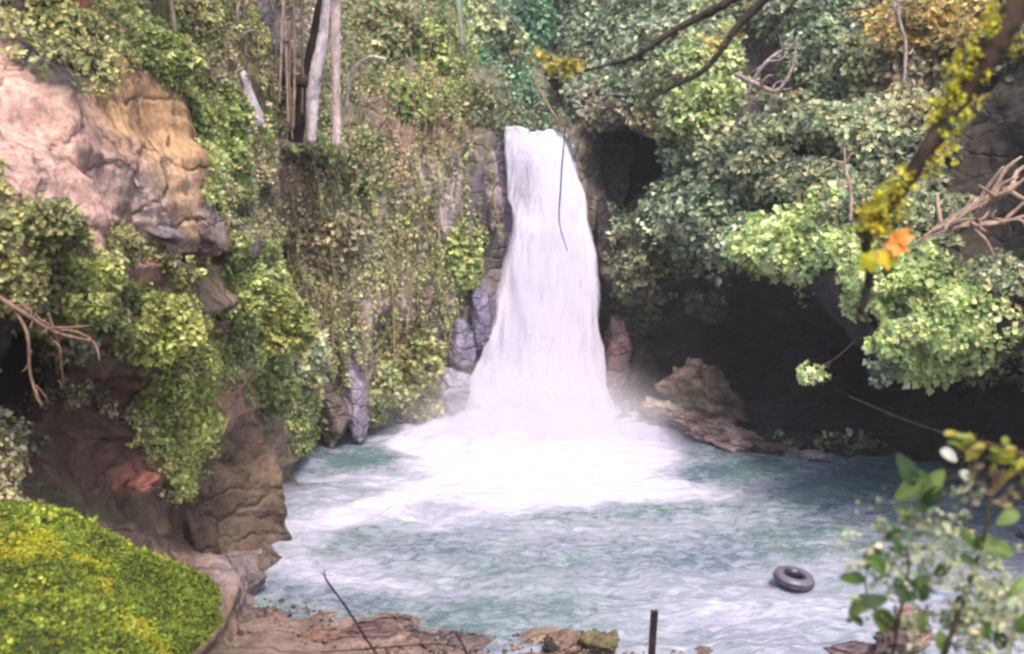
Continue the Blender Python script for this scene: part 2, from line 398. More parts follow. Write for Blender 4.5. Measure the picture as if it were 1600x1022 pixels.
C2 = ctrl([
 [(880, -330, 66), (950, -330, 62), (1020, -330, 58), (1120, -330, 54), (1250, -330, 50), (1400, -330, 46), (1550, -330, 41), (1750, -330, 35), (2050, -330, 28)],
 [(880, -60, 54), (950, -60, 50), (1020, -60, 46), (1120, -60, 42), (1250, -60, 38), (1400, -60, 35), (1550, -60, 31), (1750, -60, 27), (2050, -60, 21)],
 [(885, 90, 47), (950, 90, 44), (1020, 90, 40), (1120, 90, 37), (1250, 90, 34), (1400, 90, 31), (1550, 90, 28), (1750, 90, 24), (2050, 90, 19)],
 [(893, 158, 40), (950, 160, 38.4), (1020, 190, 36.6), (1120, 210, 34.4), (1250, 210, 31.4), (1400, 210, 28.6), (1550, 210, 26.4), (1750, 210, 22.6), (2050, 210, 17.5)],
 [(898, 215, 42), (950, 225, 42), (1010, 260, 38.2), (1120, 310, 33.2), (1250, 310, 29.6), (1400, 320, 26.2), (1550, 320, 24.4), (1750, 320, 21), (2050, 320, 16)],
 [(905, 330, 38.6), (950, 340, 37.6), (1005, 340, 35.6), (1120, 380, 32.2), (1250, 420, 28), (1390, 540, 23.4), (1550, 556, 21.6), (1750, 560, 19), (2050, 560, 15)],
 [(925, 440, 37.8), (950, 440, 37.2), (1005, 440, 35.9), (1120, 410, 34.6), (1250, 430, 32), (1390, 480, 29), (1550, 480, 27), (1750, 480, 24), (2050, 480, 18)],
 [(925, 560, 37.5), (955, 560, 37), (1010, 560, 36.5), (1120, 560, 36.4), (1250, 560, 35), (1390, 570, 33), (1550, 580, 30), (1750, 590, 26), (2050, 600, 19)],
 [(925, 655, 'w'), (955, 662, 'w'), (1010, 672, 'w'), (1120, 688, 'w'), (1250, 712, 'w'), (1390, 735, 'w'), (1550, 760, 'w'), (1750, 800, 'w'), (2050, 860, 'w')],
])
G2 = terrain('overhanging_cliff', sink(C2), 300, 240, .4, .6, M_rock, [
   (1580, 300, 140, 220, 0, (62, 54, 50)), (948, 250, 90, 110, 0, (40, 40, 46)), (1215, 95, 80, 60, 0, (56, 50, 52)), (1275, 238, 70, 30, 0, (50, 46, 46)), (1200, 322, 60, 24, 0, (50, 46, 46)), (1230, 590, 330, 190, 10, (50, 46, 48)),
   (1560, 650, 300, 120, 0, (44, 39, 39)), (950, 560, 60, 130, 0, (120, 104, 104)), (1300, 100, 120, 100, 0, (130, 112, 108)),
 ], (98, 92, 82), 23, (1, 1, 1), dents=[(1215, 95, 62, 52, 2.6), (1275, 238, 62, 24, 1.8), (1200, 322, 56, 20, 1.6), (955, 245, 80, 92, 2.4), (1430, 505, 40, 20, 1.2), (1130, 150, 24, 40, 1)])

C3 = ctrl([
 [(-500, -240, 20), (-120, -240, 22), (60, -240, 24), (180, -240, 26), (300, -240, 28), (380, -240, 30), (450, -240, 32), (430, -240, 38)],
 [(-500, -20, 12), (-120, -20, 14.5), (60, -20, 17), (180, -20, 19.5), (270, -20, 22), (340, -20, 25), (395, -20, 28), (380, -20, 33)],
 [(-500, 140, 10), (-120, 140, 12.8), (60, 130, 14.6), (180, 140, 17), (290, 150, 20), (360, 150, 23), (408, 140, 26.5), (390, 140, 31)],
 [(-500, 290, 9), (-120, 290, 11.6), (60, 290, 13.4), (180, 300, 15.4), (290, 320, 18), (370, 330, 22), (418, 320, 26), (400, 320, 31)],
 [(-500, 400, 8.6), (-120, 400, 11), (60, 400, 12.8), (180, 400, 15.2), (300, 410, 18.6), (375, 420, 22.5), (430, 420, 27), (410, 420, 32)],
 [(-500, 500, 8.6), (-120, 500, 11.4), (60, 500, 13.4), (190, 520, 15.6), (310, 530, 19), (400, 530, 24), (478, 540, 28.5), (470, 540, 33)],
 [(-500, 620, 9), (-120, 620, 12.4), (50, 620, 15.2), (180, 640, 17), (290, 640, 19.8), (385, 640, 24), (470, 650, 30), (470, 650, 34)],
 [(-500, 760, 9), (-120, 750, 11.4), (60, 750, 14), (180, 760, 17), (290, 760, 20.5), (380, 770, 24), (440, 770, 'w'), (450, 720, 'w')],
 [(-500, 860, 7.5), (-120, 860, 9.8), (60, 860, 12.4), (180, 860, 15.4), (290, 860, 18.6), (370, 865, 20.7), (425, 860, 'w'), (450, 780, 'w')],
 [(-500, 1000, 6), (-120, 1000, 8), (60, 1000, 10.2), (180, 1000, 12.8), (270, 990, 15.2), (330, 965, 17.2), (395, 945, 'w'), (450, 850, 'w')],
])
G3 = terrain('hillside', sink(C3), 280, 300, .19, .75, M_smooth, [
   (60, 230, 240, 130, 38, (204, 166, 156)), (200, 265, 220, 64, 40, (190, 154, 142)), (250, 345, 120, 26, 42, (164, 142, 138)), (235, 190, 125, 62, 50, (190, 152, 116)),
   (285, 300, 90, 40, 35, (178, 148, 124)), (90, 60, 90, 60, 30, (88, 80, 76)), (230, 420, 60, 30, 20, (176, 138, 126)),
   (340, 450, 60, 40, 40, (150, 128, 108)), (100, 640, 200, 110, 25, (104, 78, 68)), (330, 820, 110, 90, 0, (98, 78, 66)), (215, 750, 40, 26, 0, (164, 106, 92)),
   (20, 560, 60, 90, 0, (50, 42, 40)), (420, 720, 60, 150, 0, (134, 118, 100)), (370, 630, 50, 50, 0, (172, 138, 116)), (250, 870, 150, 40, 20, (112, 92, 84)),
   (390, 900, 60, 60, 0, (146, 128, 130)), (360, 1000, 80, 60, 0, (128, 106, 94)), (385, 300, 60, 120, 0, (120, 116, 80)),
 ], (112, 104, 78), 31, (1, 1, 1), strata=.16, dents=[(20, 580, 62, 80, 1.6), (305, 402, 42, 12, .8), (340, 820, 60, 50, .9), (60, 50, 34, 26, .8), (340, 530, 30, 40, .7)])

# near bank below the viewer, running down to the pool
def bank_height(X, Y):
    s = np.interp(X, [-8, -4.7, -3, -1.6, 0, 2.3, 3.4, 8], [19.6, 18.9, 18.6, 17.9, 17.5, 17.3, 16.5, 14.6]) + .18 * np.sin(X * 2.3) + .1 * np.sin(X * 5.1)
    t = np.clip((s - Y) / 15, 0, 1)
    z = np.where(Y < s, t * 1.2 + t ** 2.4 * 5.2, (s - Y) * .12)
    return z
xs, ys = np.meshgrid(np.linspace(-16, 22, 260), np.linspace(-14, 22, 260))
zb = bank_height(xs, ys); Pb = np.stack([xs, ys, zb], -1)
Pb[..., 2] += fbm(Pb * 1.4, 5, 5) * .07
Gb = (Pb, np.broadcast_to(np.array([0, 0, 1.]), Pb.shape))
ob = make('bank', Pb.reshape(-1, 3), grid_faces(260, 260), M_rock,
          cols=blend_cols(Pb, [(560, 990, 170, 50, 0, (138, 116, 110)), (930, 1010, 130, 50, 0, (150, 128, 106)), (1430, 990, 120, 60, 0, (160, 132, 120))], (122, 104, 96)).reshape(-1, 3), smooth=True)
tag(ob, kind='structure')
gx, gy = np.meshgrid(np.linspace(-600, 600, 60), np.linspace(-600, 600, 60))
gz = -3.2 + np.clip(np.hypot(gx, gy - 20) - 70, 0, 400) * .22 + fbm(np.stack([gx, gy, gx * 0], -1) * .02, 3, 3) * 3 * np.clip((np.hypot(gx, gy) - 60) / 100, 0, 1)
og = make('ground', np.stack([gx, gy, gz], -1).reshape(-1, 3), grid_faces(60, 60), M_rock, cols=np.broadcast_to(lin((96, 104, 74)), (3600, 3)), smooth=True)
tag(og, kind='structure')

# ================================================================== THE WATER
FX, FY = 0.85, 34.6
def water_mat():
    m, nt, b, out = newmat('pool water'); v = coords(nt, (1, 1, 1))
    a = N(nt, 'ShaderNodeAttribute', attribute_name='foam')
    vs = coords(nt, (.85, 1.25, 1)); n1 = noise_node(nt, 1.5, 8, .68, vs, 1.6); n2 = noise_node(nt, 5.5, 6, .7, vs, .8)
    ad = N(nt, 'ShaderNodeMath', operation='MULTIPLY_ADD'); nt.links.new(n2.outputs[0], ad.inputs[0]); ad.inputs[1].default_value = .62
    nt.links.new(n1.outputs[0], ad.inputs[2])
    s = N(nt, 'ShaderNodeMath', operation='ADD'); nt.links.new(ad.outputs[0], s.inputs[0]); nt.links.new(a.outputs['Fac'], s.inputs[1])
    mr = N(nt, 'ShaderNodeMapRange'); nt.links.new(s.outputs[0], mr.inputs[0]); mr.inputs[1].default_value = .66; mr.inputs[2].default_value = 1.36
    n3 = noise_node(nt, .35, 4, .5, v, .5)
    wc = ramp(nt, n3.outputs[0], [(.35, tuple(lin((78, 102, 120)))), (.56, tuple(lin((94, 120, 120)))), (.75, tuple(lin((108, 116, 142))))])
    fc = mix(nt, 'MIX', mr.outputs[0], wc.outputs[0], tuple(lin((206, 202, 226))))
    nt.links.new(fc, b.inputs['Base Color'])
    rr = N(nt, 'ShaderNodeMapRange'); nt.links.new(mr.outputs[0], rr.inputs[0]); rr.inputs[3].default_value = .16; rr.inputs[4].default_value = .7
    nt.links.new(rr.outputs[0], b.inputs['Roughness']); b.inputs['Specular IOR Level'].default_value = .45
    n4 = noise_node(nt, 3.2, 6, .65, coords(nt, (.8, 1.5, 1)), .8)
    bp = N(nt, 'ShaderNodeBump'); bp.inputs['Strength'].default_value = .9; bp.inputs['Distance'].default_value = .15
    a2 = N(nt, 'ShaderNodeMath', operation='ADD'); nt.links.new(n4.outputs[0], a2.inputs[0]); nt.links.new(n1.outputs[0], a2.inputs[1])
    nt.links.new(a2.outputs[0], bp.inputs['Height']); nt.links.new(bp.outputs[0], b.inputs['Normal'])
    return m
xs, ys = np.meshgrid(np.linspace(-12, 30, 480), np.linspace(14.5, 40, 380))
P = np.stack([xs, ys, xs * 0], -1)
dx, dy = xs - FX, (ys - FY) * 1.0
r = np.hypot(dx * .8, dy); th = np.arctan2(dx, -dy)
warp = fbm(P * .45, 4, 4)
rings = np.sin(r * 2.1 + warp * 2.4) * np.clip(1.2 - r / 14, .1, 1)
hgt = rings * .04 + fbm(P * np.array([.9, 1.3, 1]), 8, 5) * .085 * np.clip(1.4 - r / 22, .4, 1) + np.exp(-(r / 2.9) ** 2) * (.75 + .35 * fbm(P * 1.1, 21, 4))
hgt += fbm(P * np.array([2.6, 4, 1]), 9, 3) * .035
core = np.clip(1.5 - r / 3.6, 0, 1.5)
arms = .32 * np.clip(np.sin(r * 1.15 - 1.4 + warp * 1.8 + .35 * th), 0, 1) * np.clip(1.5 - r / 13, 0, 1)
foam = core * 1.0 + arms + np.clip(fbm(np.stack([r * .9, th * 2.2, r * 0], -1), 14, 5) * .28, -.2, .5) * np.clip(1.3 - r / 26, .5, 1)
foam += .16 * np.exp(-((r - 7) / 5) ** 2)
pxw, pyw = proj(P); pxw = pxw + fbm(P * .5, 51, 4) * 22; pyw = pyw + fbm(P * .5, 61, 4) * 9
foam *= .55
for (cx, cy, rx, ry, rot, am) in [(845, 715, 190, 66, 0, 1.8), (960, 690, 110, 26, 6, .6), (660, 692, 70, 18, -12, .5), (585, 785, 135, 14, -19, .6), (480, 850, 50, 26, -20, .3), (700, 800, 260, 22, -6, .3), (560, 905, 160, 22, 8, .2),
      (555, 722, 85, 26, -12, -.24), (620, 815, 110, 16, -18, -.16), (1180, 740, 200, 34, 7, -.18), (1350, 820, 160, 40, 6, -.14), (760, 900, 150, 30, 0, -.05), (1180, 960, 260, 36, 0, .16), (1000, 760, 120, 22, 4, .2), (1460, 770, 140, 34, 8, -.16)]:
    d_ = inside(pxw, pyw, (cx, cy, rx, ry, rot)); foam += am * np.clip(1.35 - d_, 0, 1) ** 1.2
foam -= .12 * np.clip((xs - 3) / 5, 0, 1) * np.clip((ys - 26) / 5, 0, 1)        # calmer, greener water under the right cliff
foam += .20 * np.clip((21.5 - ys) / 3, 0, 1) * np.clip((xs + 1) / 5, 0, 1)           # broken water at the outlet
foam += .10 * np.clip((-1 - xs) / 3, 0, 1) * np.clip((29 - ys) / 4, 0, 1)
ow = make('water', np.stack([xs, ys, hgt], -1).reshape(-1, 3), grid_faces(380, 480), water_mat(), smooth=True, attrs={'foam': foam.ravel()})
tag(ow, kind='structure')

def fall_mat(name, solid, seed):
    m, nt, b, out = newmat(name); v = coords(nt, (1.5, .6, .22))
    n1 = noise_node(nt, 1.2 + seed * .3, 6, .55, v, .9)
    e = N(nt, 'ShaderNodeAttribute', attribute_name='dens')
    c = ramp(nt, n1.outputs[0], [(.28, tuple(lin((186, 184, 214)))), (.42, tuple(lin((200, 196, 218)))), (.7, tuple(lin((208, 202, 220))))])
    nt.links.new(c.outputs[0], b.inputs['Base Color']); b.inputs['Roughness'].default_value = .7; b.inputs['Specular IOR Level'].default_value = .2
    b.inputs['Subsurface Weight'].default_value = 0
    n2 = noise_node(nt, 3.2 + seed, 6, .7, coords(nt, (1.6, .5, .22)), .3)
    s = N(nt, 'ShaderNodeMath', operation='ADD'); nt.links.new(n2.outputs[0], s.inputs[0]); nt.links.new(e.outputs['Fac'], s.inputs[1])
    mr = N(nt, 'ShaderNodeMapRange'); nt.links.new(s.outputs[0], mr.inputs[0]); mr.inputs[1].default_value = .95; mr.inputs[2].default_value = 1.35; mr.inputs[4].default_value = solid
    nt.links.new(mr.outputs[0], b.inputs['Alpha'])
    bp = N(nt, 'ShaderNodeBump'); bp.inputs['Strength'].default_value = .15; bp.inputs['Distance'].default_value = .1
    nt.links.new(n1.outputs[0], bp.inputs['Height']); nt.links.new(bp.outputs[0], b.inputs['Normal'])
    return m
EDGE = [(203, 786, 884), (212, 786, 887), (240, 787, 894), (280, 790, 905), (320, 793, 917), (360, 793, 927), (400, 788, 934), (450, 778, 937), (500, 766, 938), (550, 753, 939), (600, 733, 944), (640, 716, 956), (672, 692, 988)]
def fall_sheet(name, off, wide, solid, seed, mat_seed, parent=None):
    nu, nv = 130, 240
    e = np.array(EDGE, float); t = np.linspace(0, 1, nv)
    py = np.interp(t, np.linspace(0, 1, len(e)), e[:, 0]); L = np.interp(py, e[:, 0], e[:, 1]); Rr = np.interp(py, e[:, 0], e[:, 2])
    mid = (L + Rr) / 2; hw = (Rr - L) / 2 * wide; L, Rr = mid - hw, mid + hw
    V = np.zeros((nv, nu, 3)); dens = np.zeros((nv, nu)); u = np.linspace(0, 1, nu)
    for k in range(nv):
        tt = (py[k] - 205) / 467.
        Yc = 37.6 - 2.5 * max(tt, 0) ** .8 if tt > 0 else 37.6 + 5 * -tt * 6
        bulge = .55 * np.sqrt(np.clip(1 - (2 * u - 1) ** 2, 0, 1))
        for_row = np.stack([Wd(L[k] + (Rr[k] - L[k]) * uu, py[k], Yc) for uu in (0, 1)])
        row = for_row[0] + (for_row[1] - for_row[0]) * u[:, None]
        row[:, 1] -= bulge + off * min(1, max(tt, 0) * 3)
        V[k] = row
        edge = np.minimum(u, 1 - u)
        d = np.clip(edge / (.10 + .08 * vnoise(np.array([[py[k] * .02, seed, 0.]]), 2)[0]), 0, 1) * 1.15 - .25
        d += .0
        # wet rock shows through the thin water at upper left
        uc = (L[k] + (Rr[k] - L[k]) * u); g = np.exp(-(((uc - 818) / 24) ** 2 + ((py[k] - 285) / 60) ** 2)); d -= g * .34
        d = d - np.clip((.10 - k / nv) / .05, 0, 1.0) * (.55 + 1.5 * vnoise(np.stack([u * 9, u * 0 + seed, u * 0], -1), 4))
        dens[k] = d
    tk = np.clip((py - 205) / 467., 0, 1)[:, None]; V[..., 2] += fbm(np.stack([u * 4, u * 0 + 3, u * 0], -1), 8, 3)[None] * .22 * np.clip(1 - tk * 9, 0, 1)
    q = V * np.array([2.2, .8, .28])
    V[..., 1] += fbm(q * np.array([.5, 1, .6]), seed, 3, .5) * .14
    V[..., 0] += fbm(q * .5 + 40, seed, 4) * .14
    o = make(name, V.reshape(-1, 3), grid_faces(nv, nu), fall_mat(name + ' water', solid, mat_seed), parent, smooth=True, attrs={'dens': dens.ravel()})
    return o
wf = empty('waterfall', Wd(835, 660, 34.8), 'tall white waterfall widening as it drops into the pool', 'waterfall')
fall_sheet('falling_water', 0, 1.0, 1.0, 2, 0, wf)
fall_sheet('water_veil', .35, 1.05, .7, 12, 1, wf)
fall_sheet('water_veil', -.3, 1.13, .55, 32, 1.5, wf)
fall_sheet('water_veil', .6, .96, .6, 22, 2, wf)

# boiling heap of foam and flung drops at the foot
rng = np.random.default_rng(77)
V0, F0 = ICO[1]; n = 16000
ang = rng.uniform(0, 2 * np.pi, n); rad = np.abs(rng.normal(size=n)) * 1.9
X = FX + np.cos(ang) * rad * 1.35; Y = FY - .9 + np.sin(ang) * rad; Z = .15 + rng.exponential(.38, n) * np.exp(-(rad / 3.2) ** 2) * 1.5
S = rng.uniform(.006, .022, n)
Vd = V0[None] * S[:, None, None] + np.stack([X, Y, Z], -1)[:, None]; Fd = F0[None] + (np.arange(n) * len(V0))[:, None, None]
M_drop, nt, b, _ = newmat('water drops'); b.inputs['Base Color'].default_value = (.72, .70, .82, 1); b.inputs['Roughness'].default_value = .4
tag(make('spray', Vd.reshape(-1, 3), Fd.reshape(-1, 3), M_drop, smooth=True), 'white drops flung up round the foot of the waterfall', kind='stuff')

# mist
def mist():
    V, F = ICO[3]; c = np.array([FX + .1, FY - 1.8, .4]); rad = np.array([6.2, 4.2, 2.9])
    m = bpy.data.materials.new('mist'); m.use_nodes = True; nt = m.node_tree; nt.nodes.clear()
    out = nt.nodes.new('ShaderNodeOutputMaterial'); vv = nt.nodes.new('ShaderNodeVolumePrincipled')
    tc = nt.nodes.new('ShaderNodeTexCoord'); ln = N(nt, 'ShaderNodeVectorMath', operation='LENGTH'); nt.links.new(tc.outputs['Object'], ln.inputs[0])
    mr = N(nt, 'ShaderNodeMapRange', interpolation_type='SMOOTHSTEP'); nt.links.new(ln.outputs['Value'], mr.inputs[0])
    mr.inputs[1].default_value = 1.0; mr.inputs[2].default_value = .0; mr.inputs[3].default_value = 0; mr.inputs[4].default_value = 1
    nz = noise_node(nt, 2.2, 3, .6, tc.outputs['Object']); mu = N(nt, 'ShaderNodeMath', operation='MULTIPLY'); nt.links.new(mr.outputs[0], mu.inputs[0]); nt.links.new(nz.outputs[0], mu.inputs[1])
    m2 = N(nt, 'ShaderNodeMath', operation='MULTIPLY'); nt.links.new(mu.outputs[0], m2.inputs[0]); m2.inputs[1].default_value = .95
    nt.links.new(m2.outputs[0], vv.inputs['Density']); vv.inputs['Color'].default_value = (.93, .92, .98, 1)
    nt.links.new(vv.outputs[0], out.inputs['Volume'])
    o = make('mist', V, F, m); o.location = tuple(c); o.scale = tuple(rad)
    tag(o, 'pale mist hanging round the foot of the waterfall', kind='stuff')
mist()

# ================================================================== GROUND COVER
cover('creepers', G1, 54000, [
   (600, 60, 120, 80, 0, 'mid', 1), (690, 120, 90, 110, 30, 'fresh', .8), (820, 60, 90, 90, 0, 'teal', 1, 1.4), (960, 60, 100, 80, 0, 'teal', 1, 1.4),
   (830, 170, 70, 26, 0, 'dim', 1), (640, 200, 50, 50, 0, 'dry', .8), (740, 240, 50, 60, 0, 'dim', 1), (560, 300, 70, 140, 0, 'mid', .9), (590, 400, 60, 90, 0, 'mid', .7), (620, 250, 50, 60, 0, 'red', .5),
   (660, 340, 80, 80, 0, 'olive', .75), (720, 400, 40, 120, 0, 'fresh', .8), (620, 580, 80, 90, 0, 'olive', 1), (660, 480, 80, 60, 0, 'mid', .7),
   (450, 330, 80, 110, 0, 'dry', .9), (440, 400, 40, 40, 0, 'red', .8), (430, 60, 90, 80, 0, 'grey', .9), (470, 520, 60, 100, 0, 'olive', 1), (200, 20, 260, 70, 0, 'dim', 1), (560, 470, 50, 90, 0, 'dry', .7),
  ], [(560, 620, 26, 60, 0), (690, 330, 20, 50, 0, .8), (725, 590, 40, 70, 0), (768, 330, 22, 110, 5), (745, 480, 24, 110, 10), (860, 440, 110, 240, 0), (945, 260, 80, 100, 0), (440, 250, 40, 60, 0, .7), (500, 660, 30, 60, 0, .8)],
  'creepers and small leaves covering the cliff left of the waterfall', seed=3, rad=.2, k=10, size=.13, flat=3.2, droop=.9, clumpy=-.12)
cover('undergrowth', G2, 60000, [
   (1000, 60, 100, 80, 0, 'bluegreen', 1, 1.3), (1080, 190, 100, 70, 0, 'sage', 1), (1100, 120, 60, 50, 0, 'bright', .9), (1210, 130, 60, 60, 0, 'dim', .5),
   (1290, 60, 70, 90, 0, 'bluegreen', 1), (1440, 30, 100, 50, 0, 'orange', .9), (1380, 120, 90, 70, 0, 'dry', .8), (1090, 300, 120, 90, 0, 'bluegreen', 1),
   (1180, 240, 90, 60, 0, 'sage', 1), (1330, 200, 110, 80, 0, 'sage', 1), (1260, 380, 110, 60, 0, 'bright', 1), (1450, 470, 150, 90, 15, 'bright', 1),
   (990, 430, 50, 100, 0, 'dim', .75), (1440, 330, 120, 60, 0, 'sage', .8), (1560, 420, 80, 60, 0, 'dry', .7), (960, 170, 60, 25, 0, 'grey', .8), (1010, 210, 40, 40, 0, 'red', .7),
   (1100, 480, 60, 50, 0, 'dim', .12), (1700, 300, 200, 300, 0, 'dim', .5),
  ], [(960, 248, 90, 92, 0), (1275, 238, 58, 22, 0, .9), (1570, 280, 100, 180, 12), (1215, 98, 58, 50, 0, .95), (1200, 560, 230, 150, 0), (1500, 650, 330, 62, 0), (930, 450, 26, 220, 0), (1205, 325, 60, 18, 0, .9), (980, 620, 60, 80, 0)],
  'leafy undergrowth clothing the overhanging cliff right of the waterfall', seed=7, rad=.34, k=8, size=.21)
cover('hillside_plants', G3, 52000, [
   (60, 40, 120, 50, 20, 'olive', .9), (250, 90, 60, 50, 40, 'fresh', 1), (330, 200, 80, 50, 60, 'fresh', 1), (385, 300, 36, 90, 0, 'dry', .55), (350, 120, 50, 50, 0, 'dry', .6),
   (60, 380, 130, 60, 20, 'olive', 1), (160, 470, 140, 60, 35, 'olive', 1), (260, 520, 110, 50, 50, 'lime', 1), (285, 640, 60, 80, 0, 'lime', 1),
   (400, 450, 90, 60, 50, 'fresh', 1), (460, 560, 50, 80, 0, 'fresh', 1), (400, 600, 50, 50, 0, 'fresh', .9), (80, 620, 90, 120, 0, 'dry', .3),
   (330, 20, 70, 60, 0, 'olive', 1), (60, 760, 120, 60, 20, 'dry', .35), (390, 800, 60, 90, 0, 'olive', .06),
  ], [(60, 215, 235, 92, 40), (238, 195, 125, 62, 52, .97), (210, 270, 180, 62, 42, .95), (250, 335, 135, 44, 40), (325, 480, 80, 20, 50, .85), (230, 425, 45, 24, 20, .9), (20, 575, 55, 90, 0), (150, 720, 130, 60, 30, .8), (180, 580, 70, 60, 30, .5), (390, 760, 90, 140, 0, .96), (300, 840, 120, 70, 10), (345, 450, 50, 30, 40, .7), (365, 640, 40, 50, 0, .9), (120, 800, 170, 60, 30, .6), (390, 960, 80, 70, 0)],
  'small leafy plants growing over the left hillside', seed=13, rad=.17, k=10, size=.095)


# ------------------------------------------------------------------ placing on the slopes
_SP = []
for _G in (G1, G2, G3):
    _p = _G[0].reshape(-1, 3); _x, _y = proj(_p); _k = (_p[:, 1] > 3) & (np.abs(_x - 800) < 1400) & (np.abs(_y - 500) < 1100)
    _SP.append((_x[_k], _y[_k], _p[_k], _G[1].reshape(-1, 3)[_k]))
def surf(px, py, which=None):
    """nearest slope point seen in that direction -> (point, normal)"""
    best = None
    for i, (x, y, p, nn) in enumerate(_SP):
        if which is not None and i != which: continue
        m = (np.abs(x - px) < 9) & (np.abs(y - py) < 9)
        if m.any():
            j = np.where(m)[0][np.argmin(p[m][:, 1])]
            if best is None or p[j, 1] < best[0][1]: best = (p[j], nn[j])
    if best is None: return np.array(Wd(px, py, 30)), np.array([0, -1., 0])
    return best

def shrub(px, py, rx, ry, pal, label, cat='shrub', name='shrub', leaf=.16, which=None, group=None, Y=None, dense=1.0, droop=.3, mat=None, lobes=9, seed=None):
    seed = int(px * 7 + py * 13) if seed is None else seed
    rng = np.random.default_rng(seed)
    p, nn = surf(px, py, which) if Y is None else (Wd(px, py, Y), np.array([0, -1., .3]))
    k = p[1] / FPX; a, h = rx * k, ry * k; d = .75 * (a + h) / 2
    c = p + np.array([0, -.25 * d, 0])
    if Y is None: leaf = .0062 * p[1]; dense *= 1.25
    root = empty(name, c - np.array([0, 0, h * .8]), label, cat, group)
    L = nrm(rng.normal(size=(lobes, 3))) * rng.uniform(.35, .8, (lobes, 1)); L = np.concatenate([L, np.zeros((1, 3))])
    Ss, Ns = [], []
    for l in L:
        m = int(26 * dense); v = nrm(rng.normal(size=(m, 3))); q = l + v * rng.uniform(.3, .52)
        Ss.append(q); Ns.append(v)
    S = np.concatenate(Ss) * np.array([a, d, h]) + c; Nn = nrm(np.concatenate(Ns) + np.array([0, -.1, .15]))
    V, F, C = clumps(rng, S, Nn, max(.10, .20 * min(a, h)), 9, leaf, pal, droop)
    make('foliage', V, F, mat or M_leaf, root, cols=C)
    parts = []; b0 = np.array([c[0], c[1] + d * .5, c[2] - h * .8])
    for l in L[:6]:
        e = c + l * np.array([a, d, h]) * .9; mid = (b0 + e) / 2 + rng.normal(size=3) * .08 * a
        parts.append(tube([b0, mid, e], [.05 * a ** .5, .03 * a ** .5, .012], 5, 8, col=(96, 82, 68)))
    V, F, C = join(parts); make('stem', V, F, M_bark, root, cols=C, smooth=True)
    return root

